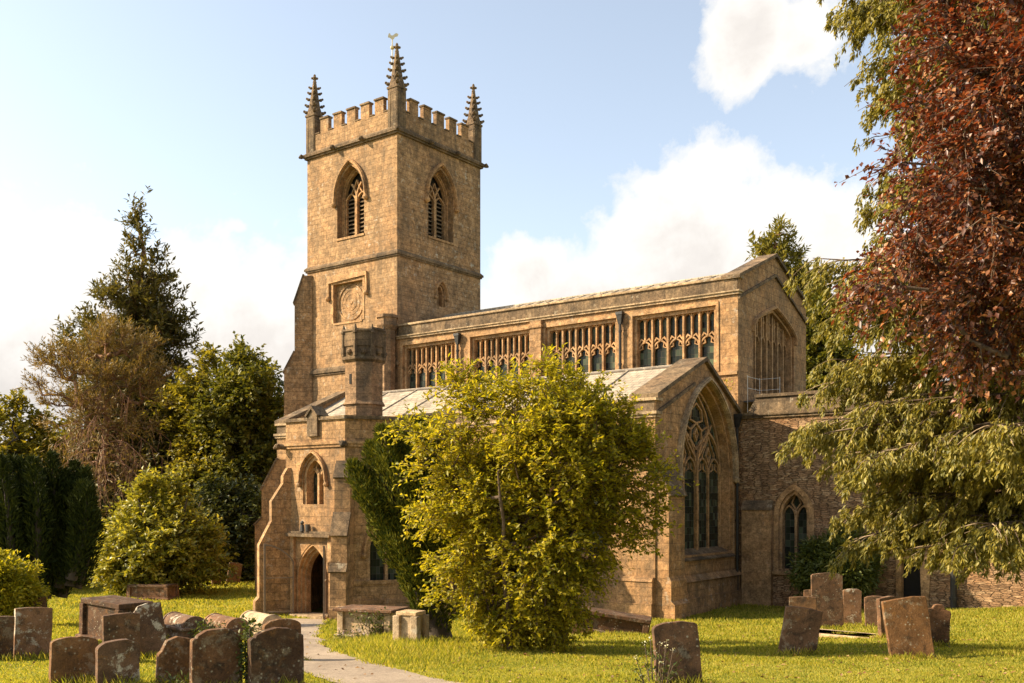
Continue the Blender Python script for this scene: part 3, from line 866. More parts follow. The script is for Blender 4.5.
# pilaster between the middle bays, end pier and string under the windows
mb = MB()
mb.box(-10.02, -9.40, -.20, .02, 7.6, 12.28)
mb.box(-10.08, -9.34, -.26, .02, 11.95, 12.07)
mb.build('pilaster', M['ashlar'], nave)
mb = MB(); mb.box(-18.46, -.02, -.09, .02, 9.13, 9.26); mb.build('string_course', M['dressed'], nave)
def downpipe(par, p, z0, z1, hopper=True, r=.06):
    mb = MB(); u, v = p
    mb.tube((u, v, z0), (u, v, z1), r)
    z = z0 + .5
    while z < z1 - .3: mb.tube((u, v, z), (u, v, z + .09), r * 1.35); z += 1.4
    if hopper:
        r_ = .6; mb.hull([(u - .07, v - .06, z1 - .4), (u + .07, v - .06, z1 - .4), (u + .07, v + .06, z1 - .4), (u - .07, v + .06, z1 - .4)],
                [(u - .14, v - .12, z1), (u + .14, v - .12, z1), (u + .14, v + .10, z1), (u - .14, v + .10, z1)])
        mb.box(u - .16, u + .16, v - .14, v + .1, z1, z1 + .12)
    return mb.build('downpipe', M['iron'], par)
downpipe(nave, (-14.35, -.14), 8.0, 12.05); downpipe(nave, (-5.3, -.14), 8.0, 12.05)
def clerestory(a0, a1):
    o = (0, 0, 0); X, N = S_
    mb = MB(); d0, d1 = .22, .40; n = 5; w = (a1 - a0 - .16) / n; b0 = a0 + .08
    fr = [(a0 + .05, ZS), (a0 + .05, ZH - .05), (a1 - .05, ZH - .05), (a1 - .05, ZS)]
    mb.bar(o, X, N, fr, .16, .10, .45); 
    mb.bar(o, X, N, [(a0 - .09, ZS), (a0 - .09, ZH + .09), (a1 + .09, ZH + .09), (a1 + .09, ZS)], .14, -.045, .03)
    zt = 10.72
    for i in range(n):
        c = b0 + w * (i + .5)
        if i: mb.bar(o, X, N, [(b0 + w * i, ZS), (b0 + w * i, ZH - .1)], .085, d0 - .05, d1)
        mb.bar(o, X, N, arc_pts(c, 10.42, w / 2 - .03, .42, 6), .065, d0, d1 - .02)
        for s in (-1, 1):      # cusps
            mb.bar(o, X, N, [(c + s * (w / 2 - .05), 10.5), (c + s * .13, 10.56), (c + s * .15, 10.72)], .035, d0 + .02, d1 - .04)
        mb.bar(o, X, N, [(c, zt + .1), (c, ZH - .1)], .06, d0 - .02, d1)
        for s in (-1, 1):
            q = c + s * w / 4
            mb.bar(o, X, N, arc_pts(q, 11.62, w / 4 - .02, .20, 4), .045, d0, d1 - .02)
            mb.bar(o, X, N, [(c + s * .02, zt + .12), (c + s * w / 4, zt + .24), (c + s * (w / 2 - .02), zt + .02)], .05, d0, d1 - .03)
            mb.bar(o, X, N, [(q, 11.8), (q, ZH - .08)], .07, d0 + .03, d1 - .02)
    win = mb.build('clerestory_window', M['dressed'], church)
    glass_panel(win, o, X, N, rect(a0 - .02, a1 + .02, ZS - .02, ZH + .02), .36)
    mb = MB(); mb.panel((0, -.07, 0), X, N, rect(a0 - .1, a1 + .1, ZS - .12, ZS - .005), [], .5); mb.build('sill', M['dressed'], win)
for a0, a1 in wins: clerestory(a0, a1)
# nave east window above the chancel
def nave_east():
    o = (0, 0, 0); X, N = E_
    mb = MB(); d0, d1 = .26, .44; a = 2.22
    mb.bar(o, X, N, tudor(NC, 8.6, 11.25, a - .04, .97), .16, .08, .5)
    head = lambda x: 11.25 + 1.0 * (max(0, 1 - abs(x - NC) / a) ** .62 if True else 0)
    head = lambda x: 11.25 + .98 * (max(0.0, 1 - abs(x - NC) / a) ** .62)
    n = 7; w = (2 * a - .2) / n; b0 = NC - a + .1
    for i in range(n):
        c = b0 + w * (i + .5)
        if i:
            x = b0 + w * i; mb.bar(o, X, N, [(x, 8.6), (x, head(x) - .03)], .12, d0 - .06, d1)
        mb.bar(o, X, N, arc_pts(c, 10.62, w / 2 - .03, .42, 6), .075, d0, d1)
        mb.bar(o, X, N, [(c, 11.02), (c, head(c) - .03)], .085, d0 - .02, d1)
        for s in (-1, 1):
            q = c + s * w / 4
            if head(q) > 11.5: mb.bar(o, X, N, arc_pts(q, min(11.5, head(q) - .35), w / 4 - .02, .18, 4), .05, d0, d1)
    win = mb.build('east_window', M['dressed'], church)
    glass_panel(win, o, X, N, tudor(NC, 8.58, 11.25, a + .02, 1.02), .40)
    hood(win, o, X, N, [(NC - a - .1, 11.0)] + tudor_pts(NC, 11.25, a + .1, 1.1) + [(NC + a + .1, 11.0)], .13, .1, False)
nave_east()
# octagonal pier turret where nave meets tower
mb = MB(); c = (-18.75, -.42)
mb.column(c, .42, .42, 7.6, 12.75, 8, PI / 8); mb.column(c, .46, .58, 12.75, 12.95, 8, PI / 8); mb.column(c, .50, .50, 12.95, 13.35, 8, PI / 8); mb.column(c, .58, .56, 13.35, 13.5, 8, PI / 8)
mb.build('pier', M['turret'], nave)

# ---------------------------------------------------------- south aisle
AV, AW, RV = -6.78, -19.6, -3.05
ZA = 7.08
mb = MB()
aw = [(-16.9, 1.15), (-11.2, 1.25), (-7.4, 1.25), (-3.3, 1.25)]
aw = [(-11.0, 1.2), (-7.0, 1.2), (-3.0, 1.2)]
mb.panel((0, AV, 0), *S_, rect(AW, 0, -.5, ZA), [arch(c, 2.2, 4.6, w, 1.5) for c, w in aw], .6)
EC, EA = -2.78, 2.28
ag = [(AV + .6, -.5), (0, -.5), (0, 7.55), (RV, 9.28), (AV, 7.62), (AV, 7.081), (AV + .6, 7.081)]
mb.panel((0, 0, 0), *E_, ag, [arch(EC, 2.15, 5.3, EA, 3.25, 14)], .75)
mb.panel((AW + .6, 0, 0), *E_, ag, [], .6)
aisle = mb.build('aisle', M['ashlar'], church)
# parapet and cornice
mb = MB(); mb.box(AW, -.02, AV - .01, AV + .35, ZA + .10, 7.55); mb.build('parapet', M['coping'], aisle)
mb = MB(); mb.box(AW - .08, .12, AV - .14, AV + .3, ZA, ZA + .1); mb.box(AW - .05, .06, AV - .08, AV + .3, ZA - .1, ZA)
mb.box(AW - .06, .08, AV - .09, AV + .42, 7.552, 7.65); mb.build('cornice', M['pale_coping'], aisle)
mb = MB()
for u0, u1 in ((-.98, .14), (AW - .1, AW + .65)):
    for e, ez in ((AV - .06, 7.64), (.0, 7.56)):
        P = lambda t, up, u: (u, e + (RV - e) * t, ez + (9.30 - ez) * t + up)
        mb.hull([P(0, 0, u0), P(1, 0, u0), P(1, 0, u1), P(0, 0, u1)], [P(0, .15, u0), P(1, .15, u0), P(1, .15, u1), P(0, .15, u1)])
        if u1 > 0 and e < -1:
            mb.hull([P(0, -.62, -.05), P(.78, -.62, -.05), P(.78, -.62, .09), P(0, -.62, .09)], [P(0, -.50, -.05), P(.78, -.50, -.05), P(.78, -.50, .09), P(0, -.50, .09)])
mb.build('gable_coping', M['coping'], aisle)
mb = MB()
for v0, z0 in ((AV + .3, 7.42), (.0, 7.45)):
    mb.hull([(AW + .3, v0, z0), (-.9, v0, z0), (-.9, RV, 9.12), (AW + .3, RV, 9.12)], [(AW + .3, v0, z0 + .06), (-.9, v0, z0 + .06), (-.9, RV, 9.18), (AW + .3, RV, 9.18)])
    for i in range(10):
        u = AW + 1.6 + i * 1.85
        mb.hull([(u - .035, v0, z0 + .062), (u + .035, v0, z0 + .062), (u + .035, RV, 9.182), (u - .035, RV, 9.182)], [(u - .02, v0, z0 + .12), (u + .02, v0, z0 + .12), (u + .02, RV, 9.24), (u - .02, RV, 9.24)])
mb.tube((AW + .3, RV, 9.2), (-.9, RV, 9.2), .08)
mb.build('roof', M['roof'], aisle)
# plinth mouldings round the aisle
mb = MB()
mb.box(AW - .22, -.03, AV - .22, AV + .01, -.5, .62); mb.box(AW - .16, -.03, AV - .16, AV + .01, .62, 1.36)
mb.hull([(AW - .2, AV - .2, 1.36), (-.03, AV - .2, 1.36), (-.03, AV + .02, 1.36), (AW - .2, AV + .02, 1.36)], [(AW - .06, AV - .1, 1.5), (-.03, AV - .1, 1.5), (-.03, AV + .02, 1.5), (AW - .06, AV + .02, 1.5)])
mb.box(.01 - .03, .2, -5.35, -.02, -.5, .62); mb.box(-.02, .13, -5.35, -.02, .62, 1.22)
mb.hull([(-.02, -5.35, 1.22), (.24, -5.35, 1.22), (.24, -.02, 1.22), (-.02, -.02, 1.22)], [(-.02, -5.35, 1.42), (.03, -5.35, 1.42), (.03, -.02, 1.42), (-.02, -.02, 1.42)])
mb.build('plinth', M['ashlar'], aisle)
def small_window(o, X, N, c, w, z0, zs, h, depth=.5, nm='aisle_window'):
    mb = MB(); d0, d1 = .25, .42
    mb.bar(o, X, N, arch(c, z0, zs, w - .05, h - .06), .13, .06, .48)
    mb.bar(o, X, N, [(c, z0), (c, zs + h * .25)], .10, d0 - .04, d1)
    for s in (-1, 1):
        mb.bar(o, X, N, arc_pts(c + s * w * .48, zs - .05, w * .42, w * .72, 6), .065, d0, d1)
        mb.bar(o, X, N, [(c, zs + h * .22), (c + s * w * .30, zs + h * .5), (c + s * w * .12, zs + h * .78), (c, zs + h * .92)], .06, d0, d1)
    win = mb.build(nm, M['dressed'], church)
    glass_panel(win, o, X, N, arch(c, z0 - .02, zs, w + .01, h + .01), depth - .1)
    return win
for c, w in aw:
    win = small_window((0, AV, 0), *S_, c, w, 2.2, 4.6, 1.5)
    hood(win, (0, AV, 0), *S_, [(c - w - .12, 4.4)] + arc_pts(c, 4.6, w + .12, 1.66) + [(c + w + .12, 4.4)], .13, .12)
# big flowing-tracery east window
def aisle_east():
    o = (0, 0, 0); X, N = E_
    mb = MB(); d0, d1 = .42, .53; c = EC; a = 2.06; z0, zs, h = 2.15, 5.2, 3.12; kx = 2.06 / 1.72; kz = 3.12 / 2.75
    # splayed orders of the arch
    for k, (aa, hh, dd) in enumerate(((EA - .03, 3.20, .12),)):
        mb.bar(o, X, N, arch(c, z0, 5.3, aa, hh, 14), .10, dd, .72)
    mb.bar(o, X, N, arch(c, z0, zs + .02, a, h, 14), .09, d0, .70)
    mb.bar(o, X, N, [(c, z0), (c, zs + .35 * kz)], .15, d0 - .05, d1)
    for s in (-1, 1):
        m = c + s * .86 * kx
        mb.bar(o, X, N, [(m, z0), (m, zs + .15 * kz)], .085, d0, d1)
        mb.bar(o, X, N, arc_pts(m, zs, .83 * kx, 1.35 * kz, 10), .085, d0 - .02, d1)      # pair arch
        for t in (-1, 1):
            q = m + t * .42 * kx
            mb.bar(o, X, N, arc_pts(q, zs - .05, .38 * kx, .52 * kz, 7), .065, d0, d1)
            mb.bar(o, X, N, [(q - .3, zs + .02 * kz), (q - .1, zs + .1 * kz), (q - .12, zs + .3 * kz)], .03, d0 + .02, d1 - .03)
            mb.bar(o, X, N, [(q + .3, zs + .02 * kz), (q + .1, zs + .1 * kz), (q + .12, zs + .3 * kz)], .03, d0 + .02, d1 - .03)
            mb.bar(o, X, N, [(q, zs + .45 * kz), (q + .0, zs + .60 * kz), (m + t * .20, zs + .9 * kz), (m, zs + 1.22 * kz)], .045, d0, d1 - .02)
        mb.bar(o, X, N, [(m, zs + .28 * kz), (m - .17, zs + .56 * kz), (m, zs + .84 * kz), (m + .17, zs + .56 * kz)], .05, d0, d1 - .02, True)
        # flowing lines into the head
        mb.bar(o, X, N, [(c + s * .12 * kx, zs + .5 * kz), (c + s * .62 * kx, zs + .98 * kz), (c + s * .84 * kx, zs + 1.5 * kz), (c + s * .62 * kx, zs + 2.0 * kz), (c, zs + 2.62 * kz)], .085, d0 - .02, d1)
        mb.bar(o, X, N, [(m, zs + 1.32 * kz), (c + s * 1.08 * kx, zs + 1.62 * kz)], .07, d0, d1)
        mb.bar(o, X, N, [(c, zs + .75 * kz), (c + s * .40 * kx, zs + 1.08 * kz), (c + s * .36 * kx, zs + 1.4 * kz), (c, zs + 1.62 * kz)], .075, d0, d1)
        mb.bar(o, X, N, [(c + s * .38 * kx, zs + 1.38 * kz), (c + s * .8 * kx, zs + 1.55 * kz)], .06, d0, d1)
        mb.bar(o, X, N, [(c, zs + 1.62 * kz), (c + s * .42 * kx, zs + 1.72 * kz), (c + s * .36 * kx, zs + 2.05 * kz), (c, zs + 2.28 * kz)], .065, d0, d1)
        mb.bar(o, X, N, [(c + s * .40 * kx, zs + 1.05 * kz), (c + s * .66 * kx, zs + 1.05 * kz)], .05, d0, d1)
    mb.bar(o, X, N, [(c, zs + 1.05 * kz), (c - .14, zs + 1.25 * kz), (c, zs + 1.45 * kz), (c + .14, zs + 1.25 * kz)], .045, d0, d1 - .02, True)
    win = mb.build('aisle_east_window', M['dressed'], church)
    glass_panel(win, o, X, N, arch(c, z0, zs, 2.1, 3.16, 14), .505)
    mb = MB()
    mb.hull([(.13, c - EA, 1.95), (.13, c + EA, 1.95), (-.8, c + EA, 1.95), (-.8, c - EA, 1.95)], [(.13, c - EA, 2.0), (.13, c + EA, 2.0), (-.8, c + EA, 2.5), (-.8, c - EA, 2.5)])
    mb.build('sill', M['coping'], win)
    hood(win, o, X, N, [(c - EA - .1, 5.0)] + arc_pts(c, 5.3, EA + .09, 3.36, 14) + [(c + EA + .1, 5.0)], .15, .15, True, 'pale_coping')
aisle_east()
buttress(aisle, (0, -6.15), (1, 0), [(-.2, -.5), (.72, -.5), (.72, .6), (.58, .72), (.58, 1.4), (.5, 1.55), (.5, 4.3), (.02, 5.3), (-.2, 5.3)], 1.15, 'ashlar')
for u in (-5.0, -9.0, -13.0):
    buttress(aisle, (u, AV), (0, -1), [(-.1, -.5), (1.0, -.5), (1.0, .6), (.86, .74), (.86, 3.2), (.5, 3.9), (.5, 5.4), (.02, 6.1), (-.1, 6.1)], .6, 'ashlar')
buttress(aisle, (AW + .3, AV + .2), (-1, -1), [(-.2, -.5), (1.3, -.5), (1.3, 3.0), (1.0, 3.3), (1.0, 4.6), (.3, 6.0), (-.2, 6.0)], .7, 'ashlar')

# ---------------------------------------------------------- hexagonal two storey porch
def w2c(x, y):
    dx, dy = x - 8.94, y - 38.92
    return (.8 * dx - .6 * dy, .6 * dx + .8 * dy)
PS = 3.05                                    # side length
vx, vy = w2c(-.1697 * 33.6, 33.6)            # south-east corner of its south face
PC = (vx - PS / 2, vy + PS * math.sqrt(3) / 2)
hexv = [(PC[0] + PS * math.cos(R(-120 + 60 * i)), PC[1] + PS * math.sin(R(-120 + 60 * i))) for i in range(6)]
ZP = 6.08
mb = MB()
dw_c = PS / 2 - .12
walls = []
def porch_wall(i, holes):
    p0, p1 = Vector(hexv[i] + (0,)), Vector(hexv[(i + 1) % 6] + (0,))
    X = (p1 - p0).normalized(); N = Vector((-X.y, X.x, 0))
    walls.append((p0, X, N)); mb.panel(p0, X, N, rect(0, PS, -.5, ZP), holes, .5)
porch_wall(0, [arch(dw_c, -.2, 1.35, .84, 1.28), arch(PS / 2 - .05, 4.0, 4.9, .56, .78)])
porch_wall(1, [arch(PS / 2, 1.3, 2.4, .75, 1.1)])
for i in range(2, 6): porch_wall(i, [])
porch = mb.build('porch', M['ashlar'], church)
mb = MB(); inner = [(PC[0] + (PS - .75) * math.cos(R(-120 + 60 * i)), PC[1] + (PS - .75) * math.sin(R(-120 + 60 * i))) for i in range(6)]
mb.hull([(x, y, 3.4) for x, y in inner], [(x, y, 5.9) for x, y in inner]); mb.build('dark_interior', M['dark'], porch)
def hexring(r0, z0, z1, th=.4):
    def ring(r): return [(PC[0] + r * math.cos(R(-120 + 60 * i)), PC[1] + r * math.sin(R(-120 + 60 * i))) for i in range(6)]
    for i in range(6):
        a, b = ring(r0), ring(r0 - th); j = (i + 1) % 6
        mb.hull([(*a[i], z0), (*a[j], z0), (*b[j], z0), (*b[i], z0)], [(*a[i], z1), (*a[j], z1), (*b[j], z1), (*b[i], z1)])
mb = MB(); hexring(PS + .0, ZP + .1, 6.93, .4); mb.build('parapet', M['ashlar'], porch)
mb = MB(); hexring(PS + .13, ZP, ZP + .1, .45); hexring(PS + .07, ZP - .1, ZP, .45); mb.build('cornice', M['dressed'], porch)
mb = MB(); hexring(PS + .09, 6.932, 7.05, .55); mb.build('parapet_cap', M['coping'], porch)
mb = MB(); mb.hull([(x, y, 6.2) for x, y in inner], [(x, y, 6.3) for x, y in inner]); mb.build('roof', M['lead'], porch)
mb = MB(); hexring(PS + .16, -.5, .75, .3); hexring(PS + .08, .75, 1.0, .3); 
# leave the doorway free: plinth only beside it is drawn by the buttresses; cut by rebuilding south side
mb.bm.free()
mb = MB()
for i in (1, 2, 3, 4, 5):
    p0, p1 = Vector(hexv[i] + (0,)), Vector(hexv[(i + 1) % 6] + (0,)); X = (p1 - p0).normalized(); N = Vector((-X.y, X.x, 0))
    mb.panel(p0 - N * .16, X, N, rect(.0, PS, -.5, .7), [], .17); mb.panel(p0 - N * .08, X, N, rect(.0, PS, .7, 1.25), [], .09)
    mb.panel(p0 - N * .12, X, N, rect(.0, PS, 1.25, 1.38), [], .13)
mb.build('plinth', M['ashlar'], porch)
p0, X, N = walls[0]
# central gablet in the parapet
mb = MB(); c = PS / 2 - .02
mb.panel(p0 - N * .11, X, N, [(c - .26, ZP + .3), (c + .26, ZP + .3), (c + .26, 7.15), (c, 7.38), (c - .26, 7.15)], [], .5)
mb.bar(p0 - N * .11, X, N, [(c - .3, 7.08), (c, 7.4), (c + .3, 7.08)], .08, -.06, .5)
mb.build('gablet', M['coping'], porch)
for i in (0, 1, 2):
    d = Vector((hexv[i][0] - PC[0], hexv[i][1] - PC[1], 0)); gargoyle(porch, (*hexv[i], ZP - .02), d, .16)
# window over the door
win = small_window(p0, X, N, PS / 2 - .05, .56, 4.0, 4.9, .78, .5, 'porch_window')
hood(win, p0, X, N, [(PS / 2 - .05 - .7, 4.75)] + arc_pts(PS / 2 - .05, 4.9, .66, .94) + [(PS / 2 - .05 + .7, 4.75)], .1, .1)
q0, qX, qN = walls[1]
win = small_window(q0, qX, qN, PS / 2, .75, 1.3, 2.4, 1.1, .5, 'porch_window')
hood(win, q0, qX, qN, [(PS / 2 - .88, 2.3)] + arc_pts(PS / 2, 2.4, .85, 1.24) + [(PS / 2 + .88, 2.3)], .1, .1)
# doorway: arch orders, label over it, door leaf half open inside
mb = MB()
for k, (aa, hh, dd) in enumerate(((.82, 1.25, .02), (.74, 1.14, .14), (.66, 1.03, .26))):
    mb.bar(p0, X, N, arch(dw_c, -.2, 1.35, aa, hh), .09, dd, .48)
for s in (-1, 1): mb.panel(p0 + X * (dw_c + s * .97 - .09) - N * .10, X, N, rect(0, .18, -.2, 2.86), [], .12)
dway = mb.build('doorway', M['dressed'], church)
mb = MB(); mb.panel(p0 - N * .26, X, N, rect(dw_c - 1.12, dw_c + 1.12, 2.86, 2.98), [], .28); mb.panel(p0 - N * .18, X, N, rect(dw_c - 1.06, dw_c + 1.06, 2.98, 3.05), [], .2)
mb.build('label_mould', M['coping'], dway)
mb = MB(); mb.panel(p0 + N * .55 + X * (dw_c + .05), (X + N * 1.3).normalized(), N, rect(0, .75, .05, 2.1), [], .06)
mb.build('door', M['door'], dway)
mb = MB(); mb.panel(p0 + N * 2.8, X, N, rect(.2, PS - .2, -.1, 3.3), [], .05); mb.build('inner_wall', M['dressed'], dway)
mb = MB(); mb.panel(p0 - N * .35 + X * .55, X, N, rect(0, 1.8, -.4, .12), [], .9); mb.build('step', M['pale_coping'], dway)
# small carved figure on the ledge over the door
mb = MB(); b = p0 - N * .16 + X * (dw_c - .35)
mb.column((b.x, b.y), .09, .07, 3.05, 3.28, 8); mb.ball((b.x, b.y, 3.35), .07); mb.column((b.x + .28, b.y), .08, .09, 3.05, 3.3, 8)
mb.build('carved_figure', M['lead'], dway)
# a pair of arched gate leaves folded back
def gate_leaf(hinge, ang):
    mb = MB(); X2 = Vector((math.cos(ang), math.sin(ang), 0)); N2 = Vector((-X2.y, X2.x, 0)); hp = Vector((hinge[0], hinge[1], 0))
    w = 1.02
    arcl = [(w * t, 1.95 + .62 * math.sin(t * PI / 2) ** .8) for t in [i / 8 for i in range(9)]]
    mb.bar(hp, X2, N2, [(.03, .12), (.03, 1.95)] + arcl[1:] , .055, 0, .05)
    mb.bar(hp, X2, N2, [(w, .12), (w, 2.62)], .065, 0, .055)
    mb.bar(hp, X2, N2, [(.0, .2), (w, .2)], .05, 0, .055)
    mb.bar(hp, X2, N2, [(.0, 1.4), (w, 1.4)], .03, .01, .05)
    return mb.build('gate_leaf', M['gate'], dway)
hl = p0 + X * (dw_c - .80) - N * .14; hr = p0 + X * (dw_c + .80) - N * .14
gate_leaf((hl.x, hl.y), R(238)); gate_leaf((hr.x, hr.y), R(-46))
# porch buttresses
bp = [(-.2, -.5), (1.12, -.5), (1.12, .55), (.98, .7), (.98, 2.55), (.55, 3.4), (.55, 4.1), (.14, 4.75), (.14, 5.0), (-.02, 5.3), (-.2, 5.3)]
for i in (0, 5):
    d = (hexv[i][0] - PC[0], hexv[i][1] - PC[1]); buttress(porch, hexv[i], d, bp, .52, 'ashlar', False)
bq = [(-.2, -.5), (.95, -.5), (.95, .5), (.85, .62), (.85, 1.75), (.72, 1.95), (.72, 2.95), (.32, 3.65), (.32, 4.9), (-.02, 5.4), (-.2, 5.4)]
for i in (1, 2):
    d = (hexv[i][0] - PC[0], hexv[i][1] - PC[1]); buttress(porch, hexv[i], d, bq, .55, 'ashlar')
# link block between porch and aisle
mb = MB(); mb.box(PC[0] - 1.5, PC[0] + 1.5, PC[1] + 2.55, AV + .1, -.5, 6.3); mb.build('link_block', M['ashlar'], porch)
# stair turret
tcx, tcy = w2c(at(364, 39.6), 39.6); tc_ = (tcx, tcy)
mb = MB()
mb.column(tc_, .80, .80, 0, 9.62, 8, PI / 8); mb.column(tc_, .90, .80, 7.95, 8.1, 8, PI / 8)
tur = mb.build('stair_turret', M['turret'], church)
mb = MB()
mb.column(tc_, .80, .93, 9.62, 9.72, 8, PI / 8); mb.column(tc_, .93, .93, 9.72, 9.83, 8, PI / 8)
r = .86
mb.column(tc_, r, r, 9.83, 10.25, 8, PI / 8)
for i in range(8):
    a = 2 * PI * i / 8; cx, cy = tc_[0] + r * .86 * math.cos(a), tc_[1] + r * .86 * math.sin(a)
    q = Vector((math.cos(a), math.sin(a), 0)); t = Vector((-q.y, q.x, 0)); b = Vector((cx, cy, 0))
    if i % 2 == 0 or i == 7:
        hh = 10.83 if i % 4 else 10.9
        mb.hull([b + t * x + q * y + Vector((0, 0, 10.25)) for x, y in ((-.27, -.1), (.27, -.1), (.27, .1), (-.27, .1))], [b + t * x + q * y + Vector((0, 0, hh)) for x, y in ((-.27, -.1), (.27, -.1), (.27, .1), (-.27, .1))])
        mb.hull([b + t * x + q * y + Vector((0, 0, hh)) for x, y in ((-.31, -.15), (.31, -.15), (.31, .15), (-.31, .15))], [b + t * x + q * y + Vector((0, 0, hh + .08)) for x, y in ((-.3, -.13), (.3, -.13), (.3, .13), (-.3, .13))])
for i in range(8):
    a = PI / 8 + 2 * PI * i / 8; x, y = tc_[0] + r * math.cos(a), tc_[1] + r * math.sin(a)
    mb.column((x, y), .09, .08, 9.85, 10.75, 6); mb.column((x, y), .12, .02, 10.75, 11.1, 6); mb.ball((x, y, 10.78), .12, .6, 6, 4)
    a2 = 2 * PI * i / 8; x, y = tc_[0] + r * .93 * math.cos(a2), tc_[1] + r * .93 * math.sin(a2); mb.ball((x, y, 10.02), .13, 1, 8, 5)
mb.build('battlement', M['coping'], tur)
mb = MB(); a = R(-100); b = Vector((tc_[0], tc_[1], 0)); 
mb.box(tc_[0] - .06, tc_[0] + .06, tc_[1] - .755, tc_[1] - .6, 8.75, 9.15); mb.build('slit_window', M['dark'], tur)

# ---------------------------------------------------------- chancel and east range
mb = MB(); CU = 15.0
ch_win = arch(2.25, 1.5, 3.55, .60, .95); ch_door = rect(6.2, 6.95, -.3, 2.0)
mb.panel((0, .06, 0), *S_, rect(.01, CU, -.5, 7.45), [ch_win, ch_door], .55)
mb.box(CU - .6, CU, .61, 7.0, -.5, 7.45)
chan = mb.build('chancel', M['rubble'], church)
mb = MB(); mb.box(.02, CU + .1, -.08, .5, 7.45, 7.56); mb.box(.02, CU + .06, -.02, .5, 7.35, 7.45)
mb.hull([(.4, -.04, 7.56), (CU, -.04, 7.56), (CU, .7, 7.56), (.4, .7, 7.56)], [(.75, .02, 8.15), (CU, .02, 8.15), (CU, .7, 8.15), (.75, .7, 8.15)])
mb.box(.7, CU + .05, -.06, .8, 8.152, 8.27)
mb.build('parapet', M['coping'], chan)
mb = MB(); mb.hull([(.02, .5, 8.05), (CU, .5, 8.05), (CU, 3.7, 8.5), (.02, 3.7, 8.5)], [(.02, .5, 8.1), (CU, .5, 8.1), (CU, 3.7, 8.55), (.02, 3.7, 8.55)])
mb.hull([(.02, 7.0, 8.05), (CU, 7.0, 8.05), (CU, 3.7, 8.5), (.02, 3.7, 8.5)], [(.02, 7.0, 8.1), (CU, 7.0, 8.1), (CU, 3.7, 8.55), (.02, 3.7, 8.55)])
mb.build('roof', M['lead'], chan)
win = small_window((0, .06, 0), *S_, 2.25, .60, 1.5, 3.55, .95, .45, 'chancel_window')
mb = MB(); o_ = (0, .06, 0)
mb.bar(o_, *S_, [(2.25 - .70, 1.4)] + arc_pts(2.25, 3.55, .70, 1.10) + [(2.25 + .70, 1.4)], .2, -.03, .1); mb.panel((0, -.05, 0), *S_, rect(1.4, 3.1, 1.28, 1.42), [], .3)
mb.build('surround', M['dressed'], win)
mb = MB(); mb.box(.22, 1.42, -.16, .07, -.5, 3.75)
rb = mb.build('wall_panel', M['dressed'], chan)
mb = MB(); mb.hull([(.2, -.2, 3.752), (1.44, -.2, 3.752), (1.44, .07, 3.752), (.2, .07, 3.752)], [(.2, -.18, 3.83), (1.44, -.18, 3.83), (1.44, .07, 4.15), (.2, .07, 4.15)]); mb.build('weathering', M['coping'], rb)
mb = MB(); mb.bar((0, .06, 0), *S_, [(6.12, -.3), (6.12, 2.08), (7.03, 2.08), (7.03, -.3)], .18, -.04, .3); dr = mb.build('door_frame', M['dressed'], church)
mb = MB(); mb.panel((0, .35, 0), *S_, rect(6.15, 7.0, -.3, 2.05), [], .06); mb.build('door', M['dark'], dr)
downpipe(chan, (.10, -.30), 0, 7.4, True, .055)
downpipe(chan, (8.0, -.12), .2, 6.8, False, .11)
# guard rail on the valley gutter
mb = MB()
for u, v in ((.25, .35), (.25, 1.55), (1.1, 1.55)):
    mb.tube((u, v, 7.5), (u, v, 9.1), .010)
for z in (8.6, 9.05): mb.tube((.25, .35, z), (.25, 1.55, z), .009); mb.tube((.25, 1.55, z), (1.1, 1.55, z), .009)
mb.build('guard_rail', M['white_metal'], chan)
# ------------------------------------------------------------------ foliage tools
def unit(a):
    return a / np.maximum(np.linalg.norm(a, axis=1, keepdims=True), 1e-6)

def leaf_arrays(P, D, U, L, W, fold=.25):
    """folded diamond leaves: base point P, direction D, up U (n,3), length L, width W (n,)"""
    n = len(P)
    D = unit(D); S = unit(np.cross(D, U)); Nn = np.cross(S, D)
    L = np.asarray(L).reshape(-1, 1) * np.ones((n, 1)); W = np.asarray(W).reshape(-1, 1) * np.ones((n, 1))
    V = np.empty((n, 4, 3), dtype=np.float32)
    V[:, 0] = P
    V[:, 1] = P + D * L * .45 + S * W * .5 + Nn * W * fold
    V[:, 2] = P + D * L
    V[:, 3] = P + D * L * .45 - S * W * .5 + Nn * W * fold
    b = (np.arange(n) * 4)[:, None]
    Fc = np.concatenate([b + 0, b + 1, b + 2, b + 0, b + 2, b + 3], axis=1).astype(np.int32)
    return V.reshape(-1, 3), Fc.reshape(-1), np.full(2 * n, 3, dtype=np.int32)

def join(parts):
    Vs, Ls, Cs, off = [], [], [], 0
    for V, Lp, C in parts:
        Vs.append(V); Ls.append(Lp + off); Cs.append(C); off += len(V)
    return np.concatenate(Vs), np.concatenate(Ls), np.concatenate(Cs)

def foliage_obj(name, parts, mat, parent=None, origin=(0, 0, 0)):
    V, L, C = join(parts)
    return link(name, np_mesh(name, V - np.asarray(origin, dtype=np.float32), L, C), mat, parent)

